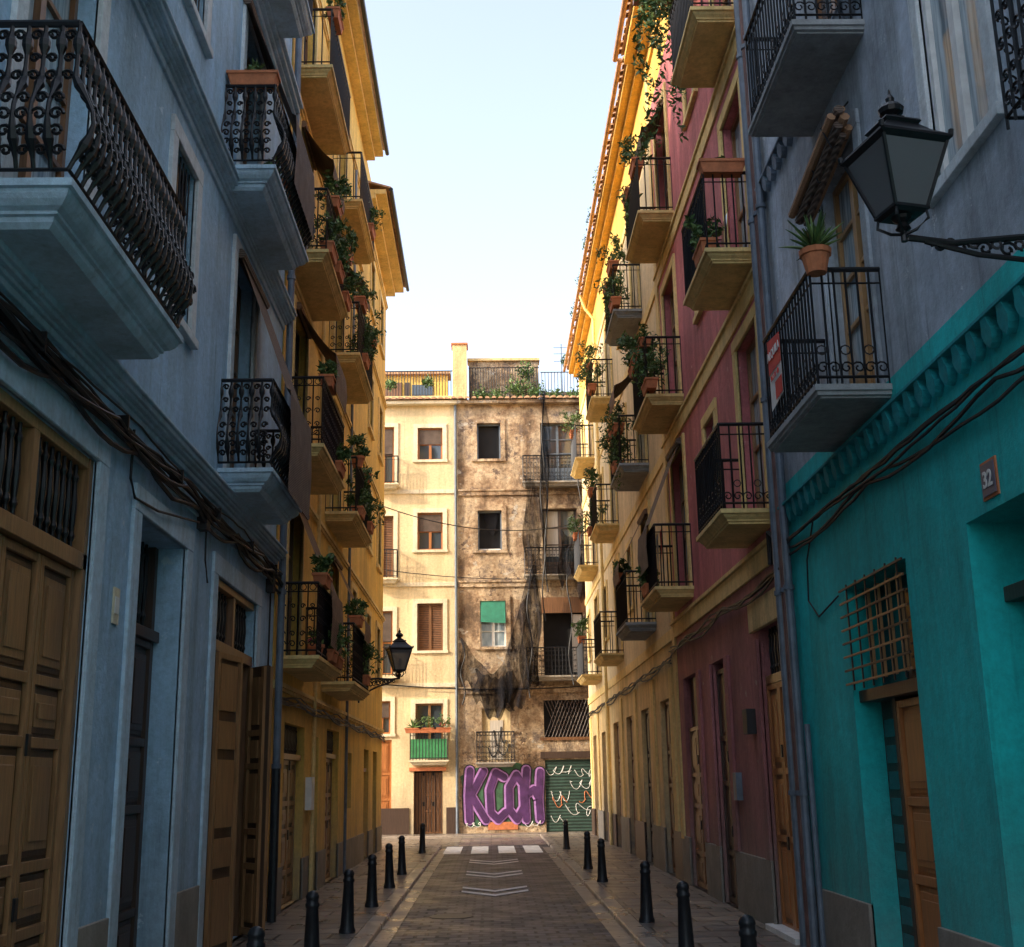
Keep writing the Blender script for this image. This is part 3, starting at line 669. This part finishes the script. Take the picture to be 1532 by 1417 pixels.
# ------------------------------------------------ OCHRE right building
O=empty('ochre_apartment_building');holes=[]
for z in PF:
    for a in (23.55,29.4,35.3): holes.append((a,a+1.2,z,z+2.35,.22))
    for a in (26.7,32.6,38.4): holes.append((a,a+.8,z+.8,z+2.2,.2))
gh=[(22.1,23.3,0,3.1,.22),(25,26.3,0,3.1,.22),(28,29.2,0,3.1,.22),(31,32.3,0,3.1,.22),(34.6,35.8,0,3.,.25),(37.6,38.8,0,3.,.25)]
g=G('walls',O);wall(g,RF,21.2,40,-.02,15.6,holes+gh,'ochre_plaster',None,[(4.05,'cream_plaster'),(14.0,'sunlit_yellow_plaster')]);shell(g,RF,21.2,40,15.6,'cream_plaster');g.done()
g=G('trim',O)
for z in (4.05,7.3,10.6,13.8): fb(g,RF,21.2,40.02,z,z+.2,-.03,.02,'yellow_trim')
for h in holes: surround(g,RF,h[0],h[1],h[2],h[3],.13,'yellow_trim',h[3]-h[2]<2)
for i,(a,b_) in enumerate(((21.2,22.1),(23.3,25),(26.3,28),(29.2,31),(32.3,34.6),(35.8,37.6),(38.8,40))):
    fb(g,RF,a,b_,-.02,.8,-.03,.02,'stone_base' if i%2 else 'wood_dark');fb(g,RF,(a+b_)/2-.2,(a+b_)/2+.2,.8,3.6,-.04,.02,'yellow_trim')
g.done()
g=G('windows',O)
for i,h in enumerate(holes): casement(g,RF,*h[:4],h[4],'wood_brown',3,random.choice(['glass','louvre','half','white']),.4 if h[3]-h[2]>2 else 0)
g.done()
g=G('doors',O)
for i,h in enumerate(gh): pdoor(g,RF,*h[:4],h[4],['wood_brown','wood_dark','wood_brown'][i%3],2,4)
g.done()
for z in PF:
    balcony(O,RF,23.25,25.15,z,.60,'simple','grey_slab',step=.13)
    balcony(O,RF,29.1,31.0,z,.58,'simple','yellow_trim',step=.14)
    balcony(O,RF,35.0,37.2,z,.58,'simple','yellow_trim',step=.15)
drape(O,RF,23.6,24.7,10.1,.55,9.6,9.2);drape(O,RF,23.6,24.7,6.9,.6,5.9,5.5)
g=G('roof_eaves',O);fb(g,RF,21.2,40.1,15.5,15.62,-.34,.3,'sunlit_yellow_plaster');fb(g,RF,21.2,40.1,15.38,15.51,-.18,.3,'sunlit_yellow_plaster');tiles(g,RF,21.2,40.1,15.66,.42)
g.tube([RF(21.2,15.6,-.5),RF(40,15.6,-.5)],.05,'roof_tile',8)
g.tube([RF(33,15.5,-.45),RF(33.1,15.1,-.3),RF(33.1,14.8,-.08),RF(33.1,0,-.08)],.045,'yellow_trim',8);g.done()
g=G('cable_bundle',O)
for i in range(4): cable(g,RF,21.2,40,3.8-.04*(i%3),-.06-.02*(i%2),r=.016,sag=ru(.05,.2),seg=ru(2.5,5))
g.done()
# ------------------------------------------------ BACK cream building
C=empty('cream_apartment_building')
cw=[(-2.5,-1.6,12.95,14.15,.2),(-2.5,-1.6,9.65,11.0,.2),(-2.5,-1.6,6.1,7.75,.2),(-2.55,-1.6,2.45,4.3,.2),(-2.6,-1.62,0,2.05,.3),(-4.1,-3.35,12.1,14.2,.2),(-4.1,-3.35,8.7,10.9,.2),(-4.0,-3.35,0,3.1,.2),(-4.0,-3.4,3.3,4.4,.2),(-4.1,-3.35,5.3,7.5,.2)]
cw+=[(x,x+.9,z,z+1.5,.2) for x in (-7,-9.5,-12,-15,-18) for z in (2.6,6,9.5,12.7)]
g=G('walls',C);wall(g,BF,-22,-1.07,-.02,15.1,cw,'cream_plaster');shell(g,BF,-22,-1.07,15.1,'cream_plaster',8);g.done()
g=G('trim',C)
for h in cw: 
    if h[2]>.1: surround(g,BF,h[0],h[1],h[2],h[3],.15,'cream_trim',h[3]-h[2]<1.9,.035)
fb(g,BF,-22,-2.75,-.02,.85,-.03,.02,'wood_dark');fb(g,BF,-1.5,-1.1,-.02,.85,-.03,.02,'wood_dark')
for z in (4.85,8.35,11.7): fb(g,BF,-22,-1.1,z,z+.14,-.05,.02,'cream_trim')
fb(g,BF,-2.75,-1.5,2.05,2.17,-.1,.02,'terracotta')
g.done()
g=G('windows',C)
kinds=['half','half','louvre','glass']
for i,h in enumerate(cw):
    if i in (4,7): continue
    casement(g,BF,*h[:4],h[4],['wood_orange','wood_orange','wood_brown','wood_tan'][i%4],2,kinds[i%4])
pdoor(g,BF,-2.6,-1.62,0,2.0,.28,'wood_brown',3,3);pdoor(g,BF,-4.0,-3.35,0,3.1,.2,'wood_orange',1,3)
for i in range(9): g.tube([BF(-2.55+.11*i,0.05,.1),BF(-2.55+.11*i,2.0,.1)],.01,'iron_black',4)
g.done()
balcony(C,BF,-2.75,-1.4,2.4,.35,'simple','cream_trim',step=.11,h=.95)
g=G('green_balcony_panel',C);g.quad([(-2.68,41.69,2.45),(-1.47,41.69,2.45),(-1.47,41.69,3.1),(-2.68,41.69,3.1)],'green_glass');g.done()
for z in (5.2,8.6,12.0): balcony(C,BF,-4.3,-3.15,z,.45,'simple','cream_trim',step=.12)
g=G('drainpipe',C);g.tube([BF(-1.13,15,-.07),BF(-1.13,0,-.07)],.05,'pipe_grey',8);g.done()
g=G('roof',C);fb(g,BF,-22,-1.07,15.0,15.12,-.28,.2,'cream_trim');tiles(g,BF,-22,-1.07,15.14,.4,step=.24,back=1.6)
fb(g,BF,-5.6,-1.5,15.3,17.2,3.,3.6,'yellow_plaster');fb(g,BF,-5.7,-1.4,17.2,17.3,2.8,3.7,'roof_tile');fb(g,BF,-1.25,-.72,15.1,17.65,.8,1.4,'ochre_plaster');fb(g,BF,-1.3,-.67,17.65,17.72,.75,1.45,'terracotta')
fb(g,BF,-4.4,-3.3,15.8,16.9,2.96,3.02,'wood_brown');fb(g,BF,-2.9,-2.1,15.9,16.8,2.96,3.02,'window_glass');fb(g,BF,-3.2,-3.0,15.8,16.9,2.96,3.02,'wood_dark')
for i in range(28): g.tube([BF(-4.3+.11*i,15.8,1.5),BF(-4.3+.11*i,16.85,1.5)],.014,'iron_black',4)
g.tube([BF(-4.3,16.85,1.5),BF(-1.25,16.85,1.5)],.022,'iron_black',5);fb(g,BF,-4.4,-1.3,15.3,15.85,1.45,1.6,'ochre_plaster');g.done()
# ------------------------------------------------ BACK weathered building
W=empty('weathered_building')
ww=[(-.35,.5,12.95,14.3,.25),(-.35,.5,9.6,11.05,.25),(-.3,.6,6.2,7.8,.25),(-.28,.7,2.35,4.1,.15),(1.95,3.2,12.05,14.3,.3),(1.95,3.2,8.7,11.1,.3),(1.9,3.3,5.2,7.4,.35),(1.85,3.75,0,2.35,.12),(1.85,3.75,3.1,4.35,.15)]
ww+=[(x,x+1,z,z+2,.2) for x in (6,9,12,15) for z in (5.2,8.7,12.05)]
g=G('walls',W);wall(g,BF,-1.07,20,-.02,15.1,ww,'weathered_plaster');shell(g,BF,-1.07,20,15.1,'weathered_plaster',8);g.done()
g=G('trim',W)
for h in ww[:3]: surround(g,BF,h[0],h[1],h[2],h[3],.16,'weathered_plaster',True,.05)
for z in (4.6,8.3,11.6): fb(g,BF,-1.05,20,z,z+.16,-.06,.02,'weathered_plaster');fb(g,BF,-1.05,20,z+.16,z+.22,-.1,.02,'weathered_plaster')
fb(g,BF,1.7,4,2.4,2.62,-.08,.02,'wood_dark');fb(g,BF,1.7,4,3.0,3.1,-.05,.02,'wood_brown')
g.done()
g=G('windows',W)
for i in (0,1): fb(g,BF,ww[i][0],ww[i][0]+.05,ww[i][2],ww[i][3],.1,.16,'pipe_grey');fb(g,BF,ww[i][1]-.05,ww[i][1],ww[i][2],ww[i][3],.1,.16,'pipe_grey');fb(g,BF,ww[i][0],ww[i][1],ww[i][3]-.06,ww[i][3],.1,.17,'pipe_grey')
fb(g,BF,-.35,.5,9.6,9.68,.1,.17,'white_paint')
g.quad([BF(-.2,10.98,.12),BF(.42,10.98,.1),BF(.38,10.3,.15),BF(.2,10.1,.05),BF(-.1,10.6,.1)],'black_netting')
casement(g,BF,-.3,.6,6.2,7.8,.25,'white_paint',3,'curtain_sky');g.quad([BF(-.28,7.8,-.02),BF(.58,7.8,-.02),BF(.58,7.0,-.12),BF(-.28,7.06,-.12)],'green_shutter')
fb(g,BF,-.28,.7,2.35,4.1,.08,.12,'cream_plaster');fb(g,BF,.0,.45,2.4,3.7,.06,.09,'curtain_cloth')
casement(g,BF,*ww[4][:4],.3,'pipe_grey',3,'glass',.6);casement(g,BF,*ww[5][:4],.3,'wood_dark',3,'curtain',.5)
fb(g,BF,2.9,3.25,5.3,7.3,.05,.08,'curtain_cloth');fb(g,BF,1.85,3.4,7.35,7.9,-.02,.04,'wood_brown')
fb(g,BF,1.85,3.75,0,2.35,.04,.1,'metal_shutter')
for i in range(17):
    u=1.87+.12*i;g.tube([BF(u,3.1,.0),BF(u+.5 if u<3.2 else 3.75,4.35 if u<3.2 else 3.1+(3.75-u)*2.5,.0)],.014,'wood_dark',4);g.tube([BF(u,4.35,.02),BF(min(3.75,u+.5),3.1 if u<3.2 else 4.35-(3.75-u)*2.5,.02)],.014,'wood_dark',4)
g.done()
for z in (12.0,8.65,5.15): balcony(W,BF,1.25,3.9,z,.5,'ornate','stone_base',step=.12,h=.95)
balcony(W,BF,-.5,.85,2.3,.35,'ornate','stone_base',step=.11,h=1.0)
g=G('roof',W);fb(g,BF,-1.05,20,15.0,15.12,-.28,.2,'weathered_plaster');tiles(g,BF,-1.05,20,15.14,.4,step=.24,back=1.)
fb(g,BF,-.65,2.0,15.3,17.15,1.3,1.7,'weathered_plaster');fb(g,BF,-.7,2.05,17.15,17.25,1.2,1.8,'ochre_plaster')
for i in range(26): g.tube([BF(-.6+.1*i,15.4,.9),BF(-.6+.1*i,16.75,.9)],.014,'iron_black',4)
for z in (15.8,16.75): g.tube([BF(-.65,z,.9),BF(2,z,.9)],.02,'iron_black',5)
for i in range(18): g.tube([BF(2.1+.12*i,15.3,.9),BF(2.1+.12*i,16.55,.9)],.014,'iron_black',4)
g.tube([BF(2.05,16.55,.9),BF(4.2,16.55,.9)],.02,'iron_black',5)
fb(g,BF,2.3,5,15.3,16.2,2.2,3,'weathered_plaster')
g.tube([BF(2.9,15.3,1.5),BF(2.9,17.9,1.5)],.02,'pipe_grey',5)
for z in (17.2,17.5,17.75): g.tube([BF(2.6,z,1.5),BF(3.3,z,1.5)],.012,'pipe_grey',4)
g.done()
# graffiti
g=G('graffiti_patch',W);pts=[]
for i in range(60):
    w=2*math.pi*i/60;r=1+.06*math.sin(w*5)+.04*math.sin(w*9+1)+.02*math.sin(w*23)
    x=.38+1.30*r*(abs(math.cos(w))**.45)*(1 if math.cos(w)>0 else -1);z=1.2+.98*r*(abs(math.sin(w))**.45)*(1 if math.sin(w)>0 else -1)
    pts.append((min(1.72,x),41.994,max(.06,z)))
g.quad(pts,'graffiti_green');g.done()
def strokes(name,ls,y,r,m):
    g=G(name,W)
    for k,(x0,segs) in enumerate(ls):
        yy=y-.002*k
        for pl in segs:
            P_=[Vector((x0+a*.62,0,.42+b_*1.62)) for a,b_ in pl]
            for i,p in enumerate(P_):
                g.quad([(p.x+math.cos(q*.5236)*r,yy-.0003*i,p.z+math.sin(q*.5236)*r) for q in range(12)],m)
                if i:
                    q0=P_[i-1];d=(p-q0).normalized();n=Vector((-d.z,0,d.x))*r
                    g.quad([(v.x,yy-.0003*i-.00015,v.z) for v in (q0+n,p+n,p-n,q0-n)],m)
    g.done()
LS=[(-.80,[[(.1,0),(.05,.5),(.15,1)],[(.9,.98),(.2,.5),(1.0,0)]]),
    (-.08,[[(.85,.85),(.4,.95),(.05,.6),(.1,.15),(.5,.0),(.9,.15)]]),
    (.55,[[(.5,.9),(.1,.65),(.1,.2),(.5,.0),(.88,.25),(.85,.7),(.5,.9)]]),
    (1.08,[[(.15,0),(.1,.5),(.2,1)],[(.2,.5),(.6,.6),(.85,.4)],[(.95,.95),(.85,.4),(.9,0)]])]
strokes('graffiti_outline',LS,41.990,.21,'graffiti_black')
strokes('graffiti_letter',LS,41.978,.165,'graffiti_purple')
strokes('graffiti_shade',[(x+.015,s) for x,s in LS],41.966,.115,'graffiti_violet')
g=G('graffiti_tag',W)
def scrib(x0,z0,w,h,n,y,m='white_paint',r=.010):
    pts=[]
    N_=n*6;a=ru(.7,1.1);b_=ru(0,6)
    for i in range(N_):
        t=i/(N_-1);q=t*n*2.2+b_
        pts.append((x0+w*t+w*.14*math.cos(q*1.0),y,z0+h*.5*(math.sin(q*a)+.45*math.sin(q*1.9+2))))
    g.tube(pts,r,m,4)
for a in ((2.0,2.0,.8,.22,9),(2.9,1.9,.6,.2,7),(2.7,1.55,.8,.25,7),(2.0,1.2,.6,.3,6),(2.5,.7,1.0,.3,8),(2.0,.45,.5,.2,5)): scrib(*a,42.035)
for a in ((2.05,.95,.5,.3,5),(3.0,1.1,.6,.3,5)): scrib(*a,42.033,'terracotta',.014)
for a in ((-.9,.28,.6,.12,8),(1.2,.28,.45,.14,5)): scrib(*a,41.96)
for a in ((.1,3.2,.4,.5,5),(0,2.7,.6,.3,5)): scrib(*a,42.05,'graffiti_black',.02)
g.done()
g=G('brick_patch',W);fb(g,BF,-.1,.9,.1,.35,-.02,.01,'terracotta');g.done()
# netting
net=empty('debris_netting')
def netsheet(x0,x1,top,bot,n=44,k=16,d0=-.55,amp=.12):
    g=G('net',net);rows=[]
    for i in range(n+1):
        t=i/n;x=x0+(x1-x0)*t;zt,zb=top(t),bot(t);r=[]
        for j in range(k+1):
            s=j/k;r.append((x+.09*math.sin(s*7+t*5),YB+d0-amp*math.sin(t*22+s*3)-amp*.5*math.sin(t*47+s*5),zt+(zb-zt)*s+.05*math.sin(t*31)))
        rows.append(r)
    for i in range(n):
        for j in range(k): g.quad([rows[i][j],rows[i+1][j],rows[i+1][j+1],rows[i][j+1]],'black_netting')
    g.done(True)
netsheet(-1.0,1.75,lambda t:6.5-1.25*math.sin(math.pi*min(1,t/.62))+.25*math.sin(t*9) +(2.6*max(0,(t-.62)/.38)**1.2),lambda t:4.75-1.0*math.sin(math.pi*t)**2+.22*math.sin(t*14)+.12*math.sin(t*37),amp=.11)
netsheet(-.5,.9,lambda t:5.4-.3*math.sin(math.pi*t),lambda t:4.2-.4*math.sin(math.pi*t)+.2*math.sin(t*17),d0=-.38,amp=.08)
netsheet(1.1,1.75,lambda t:8.9-.7*abs(t-.6)-.9*(1-t),lambda t:4.7+.3*t,12,14,-.62,.09)
netsheet(1.92,2.2,lambda t:15.3,lambda t:9.2+2*t,8,14,-.62,.05)
netsheet(1.3,1.9,lambda t:12.2-.5*t,lambda t:8.9-.3*math.sin(t*3),12,12,-.6,.06)
netsheet(2.5,3.8,lambda t:10.2-.4*math.sin(t*3.1),lambda t:8.1+.5*math.sin(t*8),18,10,-.62,.08)
g=G('net_strands',net)
for x,z0,z1 in ((2.05,15.3,8),(1.95,13,7),(1.4,8.8,4.4),(-.9,6.4,4.2),(2.8,9,4.8),(3.3,12.5,8.2)):
    g.tube([(x+.08*math.sin(k*.9+x),YB-.62+.05*math.sin(k*1.3),z0+(z1-z0)*k/12) for k in range(13)],.022,'cable_black',4)
g.done()
g=G('overhead_cables')
def ocab(a,b_,sag,r=.014):
    A=Vector(a);Bv=Vector(b_);g.tube([A.lerp(Bv,i/16)-Vector((0,0,sag*4*(i/16)*(1-i/16))) for i in range(17)],r,'cable_black',4)
ocab((-2.9,33,9.2),(3.25,37,9.6),.5);ocab((-4,41.9,5.0),(3.2,41.9,4.8),.15,.02);ocab((-4,41.9,9.0),(3.2,41.9,8.6),.2)
g.done()
# ------------------------------------------------ bollards
def bollard(x,y):
    g=G('bollard');g.lathe((0,0,0),[(0,.098),(.03,.098),(.06,.085),(.1,.08),(.56,.058),(.57,.066),(.595,.068),(.61,.058),(.64,.058),(.65,.064),(.67,.062),(.70,.045),(.715,.015)],'iron_cast',18)
    o=g.done(True);o.location=(x,y,0);o.rotation_euler=(ru(-.02,.02),ru(-.02,.02),0)
for y in (9.2,12.1,15,18,21.1,24,31): bollard(-1.70,y)
for y in (9.35,12.4,15.5,21.5,24.6,31.5): bollard(1.88,y)
# ------------------------------------------------ lanterns
def lantern(x,y,z,s,wallx,name='street_lamp'):
    e=empty(name,(x,y,z));g=G('lantern_frame',e);rt=math.radians(45+14)
    q=math.sqrt(2)
    def L(prof,m,n=4,r=rt): g.lathe((0,0,0),[(h*s,w*s) for h,w in prof],m,n,r)
    L([(-.02,.10*q),(0,.125*q),(.02,.125*q)],'iron_black')
    L([(.42,.225*q),(.45,.255*q),(.47,.25*q),(.54,.165*q),(.60,.115*q),(.62,.13*q),(.635,.12*q)],'iron_black')
    L([(.63,.09),(.66,.095),(.68,.05),(.70,.04),(.72,.075),(.75,.085),(.78,.06),(.80,.025),(.83,.03),(.86,.012),(.9,.004)],'iron_black',12)
    L([(-.12,.02),(-.1,.05),(-.06,.03),(-.04,.06),(-.02,.07)],'iron_black',10)
    for i in range(4):
        w=rt+math.pi/2*i;a=(math.cos(w)*.115*q*s,math.sin(w)*.115*q*s,.02*s);b_=(math.cos(w)*.228*q*s,math.sin(w)*.228*q*s,.43*s)
        g.tube([a,b_],.014*s,'iron_black',5)
        g.tube([(b_[0]*1.08,b_[1]*1.08,.46*s),(b_[0]*1.1,b_[1]*1.1,.5*s)],.018*s,'iron_black',5)
    for i in range(4):
        w=rt+math.pi/2*i;g.tube([(math.cos(w)*.15*s,math.sin(w)*.15*s,0),(math.cos(w)*.16*s,math.sin(w)*.16*s,-.06*s),(math.cos(w)*.08*s,math.sin(w)*.08*s,-.12*s),(0,0,-.14*s)],.011*s,'iron_black',5)
    g.lathe((0,0,0),[(.05*s,.03*s),(.2*s,.035*s),(.28*s,.02*s)],'white_paint',8)
    g.done()
    g=G('lantern_glass',e);g.lathe((0,0,0),[(.02*s,.11*q*s),(.42*s,.222*q*s)],'lantern_glass',4,rt);g.done()
    g=G('bracket',e);dx=wallx-x;sg=1 if dx>0 else -1;zb=-.16*s
    g.tube([(0,0,zb-.02),(0,0,-.1*s)],.022*s,'iron_black',8)
    g.tube([(sg*.02,0,zb),(dx*.2,0,zb-.03),(dx*.5,0,zb+.0),(dx,0,zb-.02)],.022*s,'iron_black',7)
    g.tube([(sg*.10,0,zb-.02),(dx*.3,0,zb-.12*s),(dx*.5,0,zb-.16*s),(dx*.7,0,zb-.24*s),(dx,0,zb-.46*s)],.018*s,'iron_black',7)
    g.box(min(dx,dx-sg*.03),max(dx,dx-sg*.03),-.05,.05,zb-.5*s,zb+.15*s,'iron_black')
    fx=lambda u,z_,d:(u,d,z_)
    for k in range(9):
        t=.14+.095*k;scroll(g,fx,dx*t,zb-.045*s-.10*s*t,0,.05*s*(.8+.8*t),'iron_black',True,1 if k%2 else -1,.012*s)
        ring(g,fx,dx*(t+.05),zb-.03*s-.06*s*t,0,.028*s,'iron_black',True,.010*s)
    g.done()
lantern(2.06,5.4,4.37,.77,XR)
lantern(-2.0,27,4.1,1.05,XL)
# ------------------------------------------------ plants
XLf,XRf=-2.36,2.71
plant(2.72,9.1,5.68,'aloe',.22,pot='round',name='aloe_plant')
plant(-2.6,12.2,9.36,'bush',.1,60,'longx');plant(-2.45,12.9,8.36,'bush',.15,120,'round');plant(-2.4,14.2,8.9,'hang',.22,200,'long')
for y,z,k,r in ((17.0,4.42,'bush',.16),(18.6,3.42,'bush',.22),(17.4,10.42,'bush',.28),(18.2,10.0,'hang',.24),(16.9,9.42,'bush',.3),(18.8,9.42,'bush',.25),(17.2,7.42,'bush',.16),(18.4,6.42,'bush',.25),(21.4,10.42,'bush',.3),(22.4,10.2,'hang',.25),(23.4,10.42,'bush',.35),(21.6,6.42,'bush',.3),(22.6,7.3,'hang',.28),(23.3,6.5,'bush',.35),(21.5,4.42,'bush',.2),(22.9,3.5,'bush',.35),(17.0,13.5,'bush',.18),(22.8,12.6,'bush',.3),(17.8,9.5,'bush',.32),(18.9,10.3,'bush',.24),(22.0,9.5,'bush',.35),(21.3,7.3,'bush',.22),(17.9,3.45,'bush',.25)):
    plant(XLf,y,z-.02,k,r,300,'long' if z%1>.3 else 'round')
plant(-2.45,17.1,3.4,'bush',.12,60,'round',name='flower_pot',fl='flower_pink')
for y,z,k,r in ((13.6,7.86,'bush',.22),(19.4,8.8,'hang',.3),(20.2,8.82,'bush',.3),(19.3,12.1,'bush',.3),(20.1,4.7,'bush',.2),(23.6,12.1,'bush',.35),(24.5,12.0,'hang',.35),(24.9,8.8,'bush',.35),(23.8,8.6,'hang',.4),(24.2,7.9,'bush',.4),(30,12.1,'bush',.4),(36.2,12.1,'bush',.4),(36,8.8,'bush',.3),(30.2,8.8,'bush',.3),(35.4,5.6,'bush',.3),(24.4,5.6,'bush',.2),(18.9,7.9,'bush',.35),(20.6,8.8,'bush',.3),(23.4,11.2,'bush',.35),(29.3,11.3,'bush',.4),(20.4,12.1,'hang',.25),(30.8,7.9,'bush',.4)):
    plant(XRf,y,z-.02,k,r,320,'long')
plant(2.9,13.25,8.8,'bush',.05,20,'longx',name='planter_box')
for x in (-2.6,-2.1,-1.6): plant(x,41.6,3.3,'aloe' if x<-2.5 else 'bush',.25,120,'longx',fl='red_cloth' if x>-2 else None)
g=G('rooftop_shrubs')
for x,y,z,r in ((-.2,42.8,15.6,.35),(.4,42.7,15.5,.4),(1.2,42.8,15.9,.5),(1.9,42.7,15.7,.4),(2.6,42.7,15.5,.35),(3.3,42.7,15.5,.4),(1.5,43.0,16.6,.4),(-2.2,43.4,16.4,.25),(-3.6,43.4,16.3,.25),(3.0,43,17.0,.2)):
    leaves(g,(x,y,z),r,r*.6,r,int(420*r/.4),.07)
g.done()
g=G('hanging_vine')
for k in range(42):
    y0=ru(15.0,17.3);x0=ru(2.5,3.05);L=ru(.9,3.8)*(1.2-abs(y0-16.3)/1.8);z=14.7
    for q in range(int(L/.06)):
        leaves(g,(x0+.08*math.sin(q*.2+k),y0+.08*math.sin(q*.13+k*2),z-q*.06),.10,.10,.06,4,.06)
leaves(g,(2.7,16.1,14.8),.4,1.4,.5,3200,.07);g.done()
P2=empty('roof_terrace');g=G('terrace_slab',P2);fb(g,RF,14.9,17.3,14.05,14.2,-.75,0,'wood_brown');g.done()
g=G('eave_weeds')
for y in (27,29,30.5,33,35.5): leaves(g,(2.8,y,15.95),.12,.3,.35,110,.05)
g.done()
g=G('fallen_leaves')
for i in range(160):
    x,y=random.choice([(ru(1.9,3.1),ru(9,25)),(ru(-2.7,-1.7),ru(9,25))]);w=ru(0,6.28);s=ru(.012,.03)
    g.quad([(x+math.cos(w+k*1.57)*s*(1 if k%2 else .5),y+math.sin(w+k*1.57)*s*(1 if k%2 else .5),.006+.004*(k%2)) for k in range(4)],random.choice(['terracotta','flower_pink','leaf_light']))
g.done()
# ------------------------------------------------ light
w=bpy.data.worlds.new("World");sc.world=w;w.use_nodes=True
nt=w.node_tree;bg=nt.nodes['Background'];sk=nt.nodes.new('ShaderNodeTexSky');sk.sky_type='NISHITA';sk.sun_disc=False
sk.sun_elevation=math.radians(28);sk.sun_rotation=math.radians(252);sk.dust_density=3.0;sk.air_density=1.0;sk.ozone_density=1.0
hs=nt.nodes.new('ShaderNodeHueSaturation');hs.inputs['Saturation'].default_value=.64;hs.inputs['Value'].default_value=3.5
nt.links.new(sk.outputs[0],hs.inputs['Color']);nt.links.new(hs.outputs[0],bg.inputs[0]);bg.inputs[1].default_value=.15
s=bpy.data.objects.new("sun",bpy.data.lights.new("sun",'SUN'));sc.collection.objects.link(s)
s.data.energy=5;s.data.angle=math.radians(.5);s.data.color=(1,.82,.58)
e=math.radians(28);az=math.radians(22)
s.rotation_euler=Vector((math.cos(az)*math.cos(e),math.sin(az)*math.cos(e),-math.sin(e))).to_track_quat('-Z','Y').to_euler()
sc.view_settings.view_transform='Standard';sc.view_settings.look='None';sc.view_settings.exposure=0
